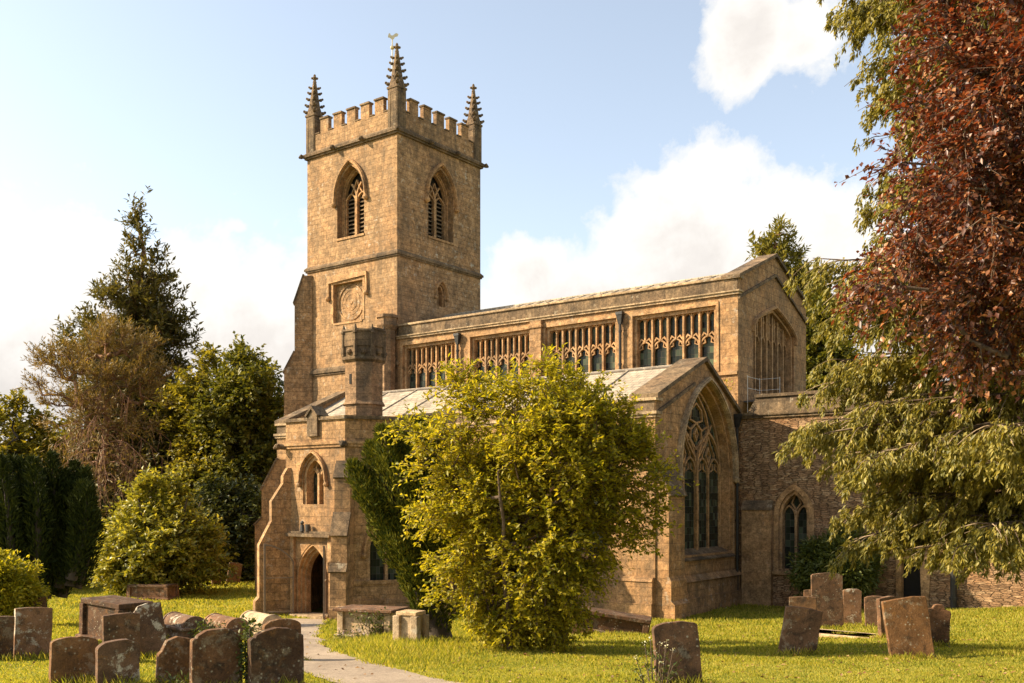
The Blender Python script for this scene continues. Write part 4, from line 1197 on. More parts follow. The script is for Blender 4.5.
def tube_arrays(A, B, ra, rb, n=5):
    """frusta between points A and B (k,3)"""
    A = np.asarray(A, float); B = np.asarray(B, float); k = len(A)
    ra = np.asarray(ra, float).reshape(-1, 1); rb = np.asarray(rb, float).reshape(-1, 1)
    D = unit(B - A); ref = np.where(np.abs(D[:, 2:3]) > .9, np.array([[1., 0, 0]]), np.array([[0, 0, 1.]]))
    X = unit(np.cross(D, ref)); Y = np.cross(D, X)
    V = np.empty((k, 2 * n, 3), dtype=np.float32)
    for i in range(n):
        c, s = math.cos(2 * PI * i / n), math.sin(2 * PI * i / n)
        V[:, i] = A + (X * c + Y * s) * ra; V[:, n + i] = B + (X * c + Y * s) * rb
    b = (np.arange(k) * 2 * n)[:, None]; f = []
    for i in range(n):
        j = (i + 1) % n; f += [b + i, b + j, b + n + j, b + n + i]
    return V.reshape(-1, 3), np.concatenate(f, axis=1).astype(np.int32).reshape(-1), np.full(k * n, 4, dtype=np.int32)

def grow(rng, trunk, tips, step=.35, up=.12, wander=.10, rmin=.012, rmax=.25, power=.45):
    """limbs reaching from the trunk nodes to every tip; returns node positions, parents, radii, tip node ids"""
    pos = [np.array(p, float) for p in trunk]; par = list(range(-1, len(trunk) - 1)); base = np.array(trunk[0], float)
    cap = 40000; arr = np.zeros((cap, 3)); arr[:len(pos)] = np.array(pos); n = len(pos); ids = []
    tr = np.array(trunk, float)
    order = np.argsort([np.min(np.linalg.norm(tr - t, axis=1)) for t in tips])
    for ti in order:
        t = tips[ti]
        d = np.linalg.norm(arr[:n] - t, axis=1) + .5 * np.maximum(0, arr[:n, 2] - t[2] + .1)
        i = int(np.argmin(d)); p0 = arr[i].copy(); Lg = np.linalg.norm(t - p0); m = max(1, int(Lg / step))
        mid = (p0 + t) / 2 + np.array([0, 0, up * Lg]) + rng.normal(0, wander, 3) * Lg; prev = i
        for k in range(1, m + 1):
            s = k / m; q = p0 * (1 - s) ** 2 + mid * 2 * s * (1 - s) + t * s * s
            arr[n] = q; par.append(prev); prev = n; n += 1
        ids.append(prev)
    w = np.zeros(n); w[ids] = 1
    for i in range(n - 1, 0, -1):
        if par[i] >= 0: w[par[i]] += w[i]
    rad = np.minimum(rmax, rmin * np.maximum(w, 1) ** power)
    return arr[:n], np.array(par), rad, np.array(ids)

def limb_parts(P, par, rad, n=5, base_flare=1.3):
    k = np.where(par >= 0)[0]
    ra = np.minimum(rad[par[k]], rad[k] * 1.35)
    return tube_arrays(P[par[k]], P[k], ra, rad[k], n)

def blob_leaves(rng, C, n_per, spread, L, W, out_from, droop=.2, flat=.75, outw=.7, fold=.25):
    """leaf clumps: C (m,3) clump centres"""
    m = len(C); n = m * n_per
    c = np.repeat(C, n_per, axis=0); sp = np.repeat(np.asarray(spread) * np.ones(m), n_per)[:, None]
    off = rng.normal(0, 1, (n, 3)); off = off / np.maximum(1, np.linalg.norm(off, axis=1, keepdims=True) / 1.7)
    off[:, 2] *= flat
    P = c + off * sp
    D = unit(off) * outw + unit(c - np.asarray(out_from)) * .5 + rng.normal(0, .55, (n, 3)) + np.array([0, 0, -droop])
    U = rng.normal(0, .55, (n, 3)) + np.array([0, 0, 1.0]) + unit(P - np.asarray(out_from)) * .5
    ll = L * rng.uniform(.65, 1.3, n); ww = W * rng.uniform(.7, 1.25, n)
    return leaf_arrays(P, D, U, ll, ww, fold)

def twig_leaves(rng, C, cen, k, tl, n_leaf, L, W, droop=.1, out=.8, lat=.6, fold=.25, alt=.9):
    """k leafy twigs from every clump centre, leaves set alternately along each twig"""
    m = len(C) * k; c = np.repeat(C, k, axis=0) + rng.normal(0, tl * .15, (m, 3))
    d = unit(unit(c - np.asarray(cen)) * out + rng.normal(0, lat, (m, 3)) + np.array([0, 0, -droop]))
    ln = tl * rng.uniform(.45, 1.25, m); n = m * n_leaf
    t = np.tile(np.linspace(.08, 1.0, n_leaf), m) + rng.normal(0, .03, n)
    cc = np.repeat(c, n_leaf, axis=0); dd = np.repeat(d, n_leaf, axis=0); ll = np.repeat(ln, n_leaf)
    sag = np.array([0, 0, -1.]) * (t ** 2 * ll * droop * .8)[:, None]
    P = cc + dd * (t * ll)[:, None] + sag + rng.normal(0, .012 + tl * .03, (n, 3))
    side = unit(np.cross(dd, np.array([0, 0, 1.]) + rng.normal(0, .5, (n, 3)))) * np.where(np.arange(n) % 2 == 0, 1, -1)[:, None]
    D = dd * .7 + side * alt + rng.normal(0, .35, (n, 3)) + np.array([0, 0, -droop * .8])
    U = np.array([0, 0, 1.]) + rng.normal(0, .55, (n, 3)) + unit(cc - np.asarray(cen)) * .35
    tw = tube_arrays(c, c + d * ln[:, None] * .95 + np.array([0, 0, -1.]) * (ln * droop * .7)[:, None], np.full(m, .006 + tl * .004), np.full(m, .003), 3)
    return leaf_arrays(P, D, U, L * rng.uniform(.6, 1.3, n), W * rng.uniform(.65, 1.25, n), fold), tw

def env_points(rng, n, fn, lo, hi, bias=.5):
    """random points accepted by fn(p)->0..1 depth (1 at the surface, >1 outside)"""
    out = []
    lo = np.array(lo); hi = np.array(hi)
    while len(out) < n:
        p = lo + rng.random(3) * (hi - lo); r = fn(p)
        if r <= 1 and rng.random() < bias + (1 - bias) * r ** 2: out.append(p)
    return np.array(out)

def lumps_env(cs):
    """envelope that is a union of ellipsoids (cx,cy,cz,rx,ry,rz)"""
    a = np.array(cs, float)
    return lambda p: float(np.min(np.sqrt((((p - a[:, :3]) / a[:, 3:]) ** 2).sum(axis=1))))

def env_bounds(cs):
    a = np.array(cs, float)
    return (a[:, :3] - a[:, 3:]).min(axis=0), (a[:, :3] + a[:, 3:]).max(axis=0)

def tree(name, label, cat, base, lumps, leaf, bark_m, seed, n_tips, n_per, spread, L, W, r_trunk=.25, trunk_h=None, lean=(0, 0), stems=1,
         group=None, droop=.2, bias=.45, flat=.75, up=.12, extra=None, trunk_name='trunk', wander=.1, fold=.25, twigs=None, out=.8, lat=.6):
    """base world point; lumps are ellipsoids relative to the base"""
    rng = np.random.default_rng(seed)
    root = empty(name, base); tag(root, label, cat, group)
    lo, hi = env_bounds(lumps); lo[2] = max(lo[2], .15)
    fn = lumps_env(lumps)
    tips = env_points(rng, n_tips, fn, lo, hi, bias)
    if extra is not None: tips = np.concatenate([tips, np.array(extra, float)])
    H = hi[2]; th = trunk_h or H * .8
    parts = []; cl = []
    groups = [tips] if stems == 1 else [tips[np.arange(len(tips)) % stems == s] for s in range(stems)]
    for s, tp in enumerate(groups):
        a = rng.uniform(0, 2 * PI); ln = np.array(lean, float) + (np.array([math.cos(a), math.sin(a)]) * .35 if stems > 1 else 0)
        tr = []
        for i in range(9):
            t = i / 8
            tr.append((ln[0] * th * t + rng.normal(0, .02) * th * t * .5 + (.18 * math.cos(a) if stems > 1 else 0), ln[1] * th * t + rng.normal(0, .02) * th * t * .5 + (.18 * math.sin(a) if stems > 1 else 0), -.25 + (th + .25) * t))
        P, par, rad, ids = grow(rng, tr, tp, step=max(.3, H / 30), up=up, wander=wander, rmin=r_trunk / max(1, len(tp)) ** .5, rmax=r_trunk, power=.5)
        rad[:9] = np.maximum(rad[:9], np.linspace(r_trunk * 1.15, r_trunk * .25, 9))
        parts.append(limb_parts(P, par, rad, 6)); cl.append(P[ids]); k = par[ids]; k = k[k >= 0]; cl.append((P[k] + P[ids[:len(k)]]) / 2)
    C = np.concatenate(cl); C = C + rng.normal(0, spread * .3, C.shape)
    cen = np.array([lo[0] + hi[0], lo[1] + hi[1], (lo[2] + hi[2]) * .85]) / 2
    if twigs:
        lv, tw = twig_leaves(rng, C, cen, twigs[0], twigs[1], twigs[2], L, W, droop, out, lat, fold); parts.append(tw)
        foliage_obj(trunk_name, parts, bark_m, root); foliage_obj('crown', [lv], leaf, root)
        return root
    foliage_obj(trunk_name, parts, bark_m, root)
    foliage_obj('crown', [blob_leaves(rng, C, n_per, spread * rng.uniform(.6, 1.3, len(C)), L, W, cen, droop, flat, fold=fold)], leaf, root)
    return root

# ------------------------------------------------------------------ the shrub in the middle
def gpt(px, d): x = at(px, d); return (x, d, ground_z(x, d))
k = 19 / F
def rel(px, y, d, base): return ((px - 512) * d / F - base[0], EYE + (500 - y) * d / F - base[2])
b = gpt(512, 19)
def lump_px(px, y, rx, ry, d, base, dy=0, depth=None):
    x, z = rel(px, y, d, base); s = d / F
    return (x, dy, z, rx * s, (depth or rx) * s, ry * s)
Lm = [lump_px(560, 462, 78, 66, 19, b), lump_px(530, 560, 66, 62, 19, b), lump_px(615, 466, 44, 46, 19, b, .3), lump_px(480, 500, 40, 50, 19, b, -.2),
      lump_px(548, 405, 52, 24, 19, b), lump_px(618, 512, 36, 26, 19, b, -.2), lump_px(528, 608, 50, 34, 19, b), lump_px(468, 388, 20, 14, 19, b, .2), lump_px(490, 430, 36, 34, 19, b), lump_px(468, 575, 28, 34, 19, b, -.3)]
ex = []
rg = random.Random(5)
for px, y in [(454, 384), (460, 374), (468, 378), (484, 380), (496, 392), (520, 394), (540, 376), (552, 378), (570, 388), (596, 394), (440, 440), (428, 450), (440, 480), (420, 470), (632, 434), (640, 446), (648, 470), (646, 490), (638, 508), (630, 524), (640, 538), (618, 540), (604, 550), (592, 560), (426, 520), (422, 500), (450, 430), (424, 428), (610, 410), (626, 424), (418, 515), (434, 560), (444, 590), (412, 434), (400, 430)]:
    x, z = rel(px, y, 19, b); ex.append((x, rg.uniform(-.9, .9), z))
tree('shrub', 'large yellow green many stemmed shrub in the centre of the churchyard', 'shrub', b, Lm, M['leaf_bush'], M['bark'], 11, 430, 0, .22, .105, .056, .06, 3.4, stems=5, droop=.12, bias=.16, extra=ex, up=.1, trunk_name='stems', twigs=(5, .50, 18), out=.75, lat=.55)

# leaning yew behind it: several upright dark columns on one leaning trunk
def yew_columns(name, label, base, cols, leaf, seed, per_m=900, L=.17, W=.035, tr=None, bark_m=None, cat='yew tree', rr=.3, group=None):
    rng = np.random.default_rng(seed); root = empty(name, base); tag(root, label, cat, group)
    fp, tp = [], []
    for (x0, y0, z0, x1, y1, z1, r0, r1) in cols:
        A = np.array([x0, y0, z0]); B = np.array([x1, y1, z1]); ln = np.linalg.norm(B - A)
        n = int(per_m * ln * (r0 + r1) / .6)
        t = rng.random(n) ** .9; ang = rng.uniform(0, 2 * PI, n)
        lump = 1 + .22 * np.sin(ang * 3 + t * 9 + x1 * 5) + .15 * np.sin(t * 23 + ang * 2)
        prof = (r0 + (r1 - r0) * t) * np.minimum(1, ((1 - t) * 3.2) ** .6 + .08) * np.minimum(1, t * 5 + .35)
        rad = prof * lump * rng.uniform(.55, 1.05, n) ** .6
        off = np.stack([np.cos(ang) * rad, np.sin(ang) * rad, np.zeros(n)], axis=1)
        bend = np.stack([.12 * np.sin(t * 3), .05 * np.sin(t * 4), 0 * t], axis=1) * ln * .3
        P = A + (B - A) * t[:, None] + off + bend
        D = unit(off) * .6 + np.array([0, 0, .9]) + rng.normal(0, .35, (n, 3))
        U = unit(off) + rng.normal(0, .4, (n, 3))
        fp.append(leaf_arrays(P, D, U, L * rng.uniform(.6, 1.4, n), W * rng.uniform(.7, 1.4, n), .2))
        m = 7; ts = np.linspace(0, .93, m)
        Q = A + (B - A) * ts[:, None] + np.stack([.12 * np.sin(ts * 3), .05 * np.sin(ts * 4), 0 * ts], axis=1) * ln * .3
        rads = np.linspace(rr * .35, .02, m); tp.append(tube_arrays(Q[:-1], Q[1:], rads[:-1], rads[1:], 6))
    for A, B, ra, rb in (tr or []):
        tp.append(tube_arrays([A], [B], [ra], [rb], 9))
    foliage_obj('trunk', tp, bark_m or M['bark_dark'], root); foliage_obj('crown', fp, leaf, root)
    return root
b = gpt(447, 21.3)
def rc(px0, y0, px1, y1, r0, r1, dy=0):
    a = rel(px0, y0, 21.3, b); c = rel(px1, y1, 21.3, b); return (a[0], dy * .4, a[1], c[0], dy, c[1], r0, r1)
cols = [rc(398, 570, 352, 462, .26, .34, 0), rc(405, 560, 368, 442, .28, .36, .3), rc(412, 570, 382, 428, .30, .40, -.2), rc(420, 560, 398, 424, .34, .42, .2), rc(432, 560, 415, 420, .36, .42, 0), rc(445, 570, 436, 425, .36, .40, .4),
        rc(424, 620, 392, 520, .22, .30, -.25), rc(414, 600, 376, 500, .18, .28, .1), rc(432, 632, 412, 540, .24, .30, 0), rc(440, 640, 425, 560, .26, .3, .2), rc(400, 545, 360, 490, .2, .26, -.3)]
b0 = (0, 0, -.3); m1 = rel(425, 590, 21.3, b); m2 = rel(402, 530, 21.3, b); m3 = rel(380, 470, 21.3, b)
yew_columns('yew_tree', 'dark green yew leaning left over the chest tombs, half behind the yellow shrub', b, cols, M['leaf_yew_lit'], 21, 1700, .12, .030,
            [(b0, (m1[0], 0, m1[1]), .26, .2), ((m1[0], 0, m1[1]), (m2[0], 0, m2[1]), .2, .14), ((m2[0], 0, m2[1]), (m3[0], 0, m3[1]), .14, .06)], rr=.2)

# ------------------------------------------------------------------ shrubs and trees on the left
b = gpt(165, 43.5)
s = 43.5
Lm = [lump_px(165, 545, 46, 36, s, b), lump_px(145, 565, 44, 22, s, b), lump_px(160, 508, 24, 28, s, b), lump_px(203, 558, 20, 20, s, b), lump_px(118, 552, 16, 18, s, b), lump_px(158, 478, 7, 14, s, b), lump_px(178, 484, 8, 12, s, b), lump_px(138, 520, 14, 14, s, b), lump_px(185, 515, 12, 14, s, b)]
tree('holly_bush', 'rounded glossy leaved green bush on the sunny lawn left of the porch', 'shrub', b, Lm, M['leaf_holly'], M['bark_dark'], 31, 330, 0, .3, .22, .12, .12, 4.2, stems=3, droop=.0, bias=.3, trunk_name='stems', twigs=(4, .75, 14), out=.9, lat=.5)
# big dark yew at the left edge
b = gpt(30, 29.5)
s = 29.5
cols = []
rg = random.Random(9)
def rl(px, y): return ((px - 512) * s / F - b[0], EYE + (500 - y) * s / F - b[2])
for i in range(46):
    px = -70 + i * 3.62 + rg.uniform(-4, 4); e = (px - 15) / 88
    top = 462 + 70 * max(0, abs(e) - .25) ** 2 + rg.uniform(-10, 34)
    bot = 600 - 34 * max(0, abs(e) - .3) + rg.uniform(-8, 8); dy = rg.uniform(-1.5, 1.3) * (1 - .5 * abs(e))
    a = rl(28 + (px - 28) * .72, bot); c = rl(px, top); cols.append((a[0], dy * .7, a[1], c[0], dy, c[1], rg.uniform(.26, .36), rg.uniform(.20, .34)))
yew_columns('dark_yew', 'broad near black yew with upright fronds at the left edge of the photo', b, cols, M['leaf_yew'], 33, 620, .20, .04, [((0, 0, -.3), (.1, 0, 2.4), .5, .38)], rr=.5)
b = gpt(2, 21)
s = 21
Lm = [lump_px(2, 590, 34, 34, s, b), lump_px(-12, 580, 26, 28, s, b), lump_px(12, 600, 24, 26, s, b)]
tree('round_bush', 'small round clipped yellow green bush at the left edge of the photo', 'shrub', b, Lm, M['leaf_bush'], M['bark_dark'], 35, 200, 90, .14, .09, .045, .05, .9, stems=2, bias=.35, trunk_name='stems')

def conifer(name, label, base, H, Rmax, leaf, bark_m, seed, n_br, z0=.08, shape=.8, L=.4, W=.12, per=60, sag=.22, r_tr=.3, cat='conifer', group=None, irregular=.3, upturn=.1):
    """tall conifer: whorls of drooping branches with hanging sprays"""
    rng = np.random.default_rng(seed); root = empty(name, base); tag(root, label, cat, group)
    tp, fp = [], []
    zs = np.linspace(-.3, H * .985, 14); xs = rng.normal(0, .03, 14).cumsum() * H / 40
    T = np.stack([xs, xs * .5, zs], axis=1); rr = np.linspace(r_tr, .03, 14)
    tp.append(tube_arrays(T[:-1], T[1:], rr[:-1], rr[1:], 8))
    for i in range(n_br):
        t = z0 + (1 - z0) * (i + rng.random()) / n_br
        z = H * t; ang = i * 2.399 + rng.normal(0, .3)
        ln = Rmax * (min(1, (1 - t) ** shape * 1.25)) * (.55 + .45 * min(1, t * 6)) * rng.uniform(1 - irregular, 1 + irregular * .5) + .25
        d = np.array([math.cos(ang), math.sin(ang), 0]); m = 7; ss = np.linspace(0, 1, m)
        A = np.array([np.interp(z, zs, xs), np.interp(z, zs, xs) * .5, z])
        Q = A + d * (ss[:, None] * ln) + np.array([0, 0, 1.]) * ((.28 * ss - sag * 2.2 * ss ** 2 + upturn * ss ** 4) * ln)[:, None]
        r = np.linspace(max(.02, ln * .018), .008, m); tp.append(tube_arrays(Q[:-1], Q[1:], r[:-1], r[1:], 4))
        n = int(per * (.4 + ln)); u = rng.uniform(.15, 1.02, n); lat = np.array([-d[1], d[0], 0])
        sd = rng.normal(0, 1, n) * .20 * ln * (1.1 - u * .7)
        idx = np.stack([np.interp(u, ss, Q[:, j]) for j in range(3)], axis=1)
        hang = rng.random(n) ** 1.5 * (.22 * ln + .2) * (1.1 - .6 * u)
        P = idx + lat * sd[:, None] - np.array([0, 0, 1.]) * (hang + .25 * np.abs(sd))[:, None]
        D = d * .8 + lat * (np.sign(sd) * .5)[:, None] + np.array([0, 0, -.65]) + rng.normal(0, .35, (n, 3))
        U = rng.normal(0, .5, (n, 3)) + np.array([0, 0, 1.])
        fp.append(leaf_arrays(P, D, U, L * rng.uniform(.5, 1.4, n), W * rng.uniform(.6, 1.4, n), .2))
    foliage_obj('trunk', tp, bark_m, root); foliage_obj('crown', fp, leaf, root)
    return root
b = gpt(138, 63); s = 63
Lm = [lump_px(x, y, rx, ry, s, b, dy) for x, y, rx, ry, dy in [(140, 232, 4, 16, 0), (136, 256, 10, 12, .3), (148, 266, 9, 11, -.3), (130, 280, 14, 12, 0), (152, 290, 16, 14, .4), (116, 304, 15, 11, -.4), (142, 310, 24, 15, 0), (166, 318, 14, 14, -.3), (98, 332, 17, 12, .5), (150, 338, 30, 17, 0), (84, 346, 13, 9, 0), (128, 366, 40, 22, -.4), (172, 362, 13, 16, .6), (136, 402, 52, 28, 0), (178, 408, 20, 26, -.5), (140, 452, 62, 36, 0)]]
ex = []
for x, y in [(137, 222), (139, 227), (137, 228), (146, 240), (128, 262), (158, 268), (118, 282), (168, 284), (100, 300), (180, 300), (86, 322), (186, 322), (70, 338), (192, 345), (64, 352)]:
    u, v = rel(x, y, s, b); ex.append((u, 0, v))
tree('cypress', 'tallest ragged pointed conifer rising above the trees left of the tower', 'conifer', b, Lm, M['leaf_cypress'], M['bark_red'], 41, 620, 0, .5, .42, .14, .38, 22.6, bias=.25, extra=ex, droop=-.15, twigs=(4, 1.05, 13), out=.8, lat=.5, up=-.05)
b = gpt(776, 64)
s = 64
Lm = [lump_px(x, y, rx, ry, s, b, 0) for x, y, rx, ry in [(782, 240, 10, 8), (772, 254, 14, 10), (792, 258, 12, 12), (800, 276, 14, 13), (778, 276, 22, 14), (808, 298, 15, 15), (790, 305, 30, 18), (800, 335, 32, 24), (770, 330, 24, 26)]]
tree('cypress', 'loose pointed light green conifer standing behind the nave gable', 'conifer', b, Lm, M['leaf_cypress_pale'], M['bark_red'], 43, 200, 0, .5, .42, .14, .34, 20.8, bias=.25, droop=-.1, twigs=(4, 1.0, 12), out=.8, lat=.5, up=-.05)
# pine with bronze crown and bare brown lower limbs
def pine():
    rng = np.random.default_rng(47); b = gpt(98, 53); root = empty('pine_tree', b); s = 53
    tag(root, 'bronze pine with bare brown trunk and drooping dead limbs below the tallest conifer', 'pine tree')
    tr = [(0, 0, -.3), (.1, 0, 2), (.15, 0, 4), (.25, 0, 6), (.4, .1, 8), (.5, 0, 9.5), (.5, 0, 11), (.45, 0, 12.6)]
    Lm = []
    for px, y, rx, ry in [(112, 336, 26, 10), (96, 350, 30, 9), (138, 352, 26, 10), (62, 362, 26, 7), (150, 372, 20, 9), (92, 376, 38, 9), (40, 384, 14, 5), (126, 384, 30, 9), (56, 400, 22, 6), (150, 402, 16, 8), (96, 404, 36, 8), (70, 424, 22, 6), (128, 424, 24, 8)]:
        Lm.append(lump_px(px, y, rx, ry, s, b))
    lo, hi = env_bounds(Lm); tips = env_points(rng, 300, lumps_env(Lm), lo, hi, .4)
    P, par, rad, ids = grow(rng, tr, tips, .5, .18, .08, .02, .26, .5)
    rad[:8] = np.linspace(.27, .1, 8); parts = [limb_parts(P, par, rad, 6)]
    lv, tw = twig_leaves(rng, P[ids], (0, 0, 8.5), 4, .7, 16, .26, .05, -.15, .9, .5, .1, .5); fp = [lv]; parts.append(tw)
    # dead drooping limbs
    A, B, ra, rb, dead = [], [], [], [], []
    for i in range(64):
        z = rng.uniform(3.8, 10.6); a = rng.uniform(0, 2 * PI); d = np.array([math.cos(a), math.sin(a), 0]); ln = rng.uniform(1.4, 3.4)
        p = np.array([np.interp(z, [q[2] for q in tr], [q[0] for q in tr]), 0, z]); q = p
        for j in range(6):
            st = d * ln / 6 + np.array([0, 0, .15 - .22 * j]) * ln / 6 + rng.normal(0, .07, 3); nx = q + st
            A.append(q); B.append(nx); ra.append(.045 - .006 * j); rb.append(.039 - .006 * j)
            if j > 1:
                for _ in range(3):
                    w = nx + rng.normal(0, .25, 3) + np.array([0, 0, -rng.uniform(.3, 1.1)]); A.append(nx); B.append(w); ra.append(.016); rb.append(.006)
                    if rng.random() < .4: dead.append(w)
            q = nx
    parts.append(tube_arrays(A, B, ra, rb, 4))
    fp.append(blob_leaves(rng, np.array(dead), 14, .3, .28, .05, (0, 0, 8), .5, .8))
    foliage_obj('trunk', parts, M['bark_red'], root); foliage_obj('crown', fp, M['leaf_pine'], root)
pine()

def back_tree(px, ytop, ybot, half, d, leaf, seed, label, lumps=12, n_tips=230, n_per=42, name='broadleaf_tree', bark_m=None, L=.32, W=.19, spread=.5, group=None, cat='tree'):
    rg = random.Random(seed); b = gpt(px, d); s = d / F; z1 = EYE + (500 - ytop) * s - b[2]; z0 = EYE + (500 - ybot) * s - b[2]; hw = half * s
    Lm = []; H = z1 - z0
    for i in range(lumps):
        a = 2 * PI * i / lumps + rg.uniform(-.3, .3); t = rg.uniform(.12, .78); r = hw * rg.uniform(.30, .50)
        k = hw * .66 * (1.0 if t < .62 else 1.0 - (t - .62) * 1.6) * (.7 + .3 * min(1, t * 3))
        Lm.append((math.cos(a) * k, math.sin(a) * k, z0 + H * t, r, r, min(r, H * .3)))
    Lm += [(0, 0, z0 + H * .5, hw * .66, hw * .66, H * .45), (rg.uniform(-.2, .2) * hw, 0, z1 - H * .2, hw * .4, hw * .4, H * .2)]
    return tree(name, label, cat, b, Lm, leaf, bark_m or M['bark_dark'], seed, n_tips, n_per, spread, L, W, .28, z0 + H * .65, bias=.25, group=group, droop=.1, twigs=(4, d * .015, 10), out=.8, lat=.6)
back_tree(248, 348, 530, 42, 58, M['leaf_broad'], 51, 'sunlit green broadleaf tree close to the left side of the tower', 14, 300, 46)
back_tree(208, 346, 560, 44, 60, M['leaf_broad_lit'], 52, 'dark green broadleaf tree between the tall conifer and the tower', 13, 260, 44)
back_tree(12, 392, 560, 48, 56, M['leaf_broad_lit'], 53, 'yellow green broadleaf tree at the far left behind the dark yew', 13, 260, 46)
back_tree(62, 420, 580, 46, 64, M['leaf_broad'], 54, 'low green broadleaf tree behind the pine trunk, far left', 13, 240, 44)
back_tree(-70, 380, 570, 60, 60, M['leaf_broad'], 55, 'green broadleaf tree just outside the left edge of the photo', 13, 200, 40)
back_tree(160, 400, 590, 60, 72, M['leaf_dark'], 56, 'deep green tree filling the gap behind the rounded bush', 13, 280, 44)
back_tree(268, 370, 580, 30, 70, M['leaf_dark'], 57, 'narrow dark tree seen just beside the tower buttress', 12, 200, 44)
back_tree(90, 470, 600, 50, 54, M['leaf_dark'], 58, 'dark evergreen shrub at the foot of the pine', 11, 220, 46, 'evergreen_shrub', cat='shrub')
back_tree(228, 486, 588, 40, 52, M['leaf_dark'], 59, 'dark green evergreen shrub between the rounded bush and the porch', 12, 260, 60, 'evergreen_shrub', cat='shrub', L=.26, W=.15)
back_tree(150, 500, 600, 50, 56, M['leaf_dark'], 60, 'dark evergreen shrub hidden behind the rounded bush', 11, 200, 46, 'evergreen_shrub', cat='shrub')
back_tree(20, 500, 610, 50, 46, M['leaf_dark'], 61, 'dark evergreen shrub behind the broad yew', 11, 180, 46, 'evergreen_shrub', cat='shrub')
back_tree(268, 470, 590, 24, 64, M['leaf_dark'], 62, 'dark shrub seen in the gap left of the porch buttress', 11, 160, 46, 'evergreen_shrub', cat='shrub')
back_tree(822, 290, 440, 32, 60, M['leaf_broad'], 63, 'dark broadleaf tree behind the chancel, right of the nave gable', 13, 260, 46)
# shrub against the chancel wall
b = gpt(838, 35.2); s = 35.2
Lm = [lump_px(838, 566, 36, 30, s, b), lump_px(828, 575, 32, 26, s, b), lump_px(850, 560, 24, 26, s, b), lump_px(840, 548, 22, 18, s, b)]
tree('wall_shrub', 'dark green rounded shrub growing against the chancel wall', 'shrub', b, Lm, M['leaf_wall'], M['bark_dark'], 65, 260, 60, .22, .17, .07, .07, 1.9, stems=3, bias=.35, trunk_name='stems')

# ------------------------------------------------------------------ the big trees on the right
def right_conifer():
    rng = np.random.default_rng(71); bx, by = 10.2, 17.6; b = (bx, by, ground_z(bx, by)); root = empty('hanging_conifer', b)
    tag(root, 'tall conifer with long drooping yellow green sprays reaching in from the right', 'conifer')
    H = 19.0; tp, fp, pale = [], [], []
    zs = np.linspace(-.3, H, 14); rr = np.linspace(.42, .04, 14); T = np.stack([0 * zs, 0 * zs, zs], axis=1)
    tp.append(tube_arrays(T[:-1], T[1:], rr[:-1], rr[1:], 10))
    n_br = 185
    for i in range(n_br):
        t = (i + rng.random()) / n_br; z = 2.1 + (H - 2.7) * t ** 1.12
        ang = i * 2.399 + rng.normal(0, .35)
        if rng.random() < .35: ang = rng.uniform(R(130), R(235))
        ln = float(np.interp(z, [2.1, 3.4, 5, 7, 8.4, 10, 12, 14, 19], [3.5, 4.4, 5.2, 4.7, 3.7, 3.5, 4.3, 3.4, .5])) * rng.uniform(.70, 1.0)
        d = np.array([math.cos(ang), math.sin(ang), 0]); lat = np.array([-d[1], d[0], 0]); m = 9; ss = np.linspace(0, 1, m)
        A = np.array([0, 0, z]); sag = rng.uniform(.10, .26)
        wob = np.cumsum(rng.normal(0, .02, m)) * ln
        Q = A + d * (ss[:, None] * ln) + lat * wob[:, None] + np.array([0, 0, 1.]) * ((.18 * ss - sag * 1.7 * ss ** 2 + .10 * ss ** 4) * ln)[:, None]
        r = np.linspace(max(.03, ln * .014), .008, m); tp.append(tube_arrays(Q[:-1], Q[1:], r[:-1], r[1:], 5))
        back = 1.0 if d[0] < .25 or d[1] < 0 else .45
        ntw = int((5 + ln * 5.2) * back)
        for j in range(ntw):
            u = rng.uniform(.18, 1.0); p = np.array([np.interp(u, ss, Q[:, q]) for q in range(3)])
            sd = 1 if j % 2 else -1
            tl = rng.uniform(.45, 1.25) * (1.15 - .55 * u) * min(1.2, .5 + ln / 6)
            dir0 = unit((d * .75 + lat * sd * rng.uniform(.25, .95) + np.array([0, 0, .05]))[None])[0]
            k = 6; vs_ = np.linspace(0, 1, k)
            Tq = p + dir0 * (vs_[:, None] * tl) - np.array([0, 0, 1.]) * (vs_ ** 1.7 * tl * rng.uniform(.25, .75))[:, None]
            rad = np.linspace(.012, .005, k); (pale if (z < 7.5 and rng.random() < .55) else tp).append(tube_arrays(Tq[:-1], Tq[1:], rad[:-1], rad[1:], 3))
            nt_ = max(3, int(9 * tl)); per_t = rng.integers(18, 34); n = nt_ * per_t
            tv = np.repeat(rng.uniform(.12, 1.05, nt_), per_t); tlen = np.repeat(rng.uniform(.10, .34, nt_), per_t); h01 = rng.random(n)
            C = np.stack([np.interp(tv, vs_, Tq[:, q]) for q in range(3)], axis=1)
            side = np.cross(dir0, [0, 0, 1.]); sd2 = np.where(rng.random(n) < .5, 1, -1)
            toff = np.repeat(rng.normal(0, .07, (nt_, 3)), per_t, axis=0); toff[:, 2] *= .4
            P = C + toff - np.array([0, 0, 1.]) * (h01 * tlen)[:, None] + rng.normal(0, .028, (n, 3)) * (1.3 - h01)[:, None] + dir0 * (h01 * tlen * .3)[:, None]
            D = dir0 * .35 + side * (sd2 * .35)[:, None] + np.array([0, 0, -.9]) + rng.normal(0, .3, (n, 3))
            U = side * sd2[:, None] * .5 + rng.normal(0, .6, (n, 3)) + np.array([-.2, -.2, .4])
            fp.append(leaf_arrays(P, D, U, (.115 * rng.uniform(.5, 1.35, n)), .040 * rng.uniform(.6, 1.3, n), .25))
    foliage_obj('trunk', tp, M['bark'], root); foliage_obj('bare_twigs', pale, M['bark_pale'], root)
    foliage_obj('crown', fp, M['leaf_conifer'], root)
right_conifer()
bx, by = 9.6, 12.4
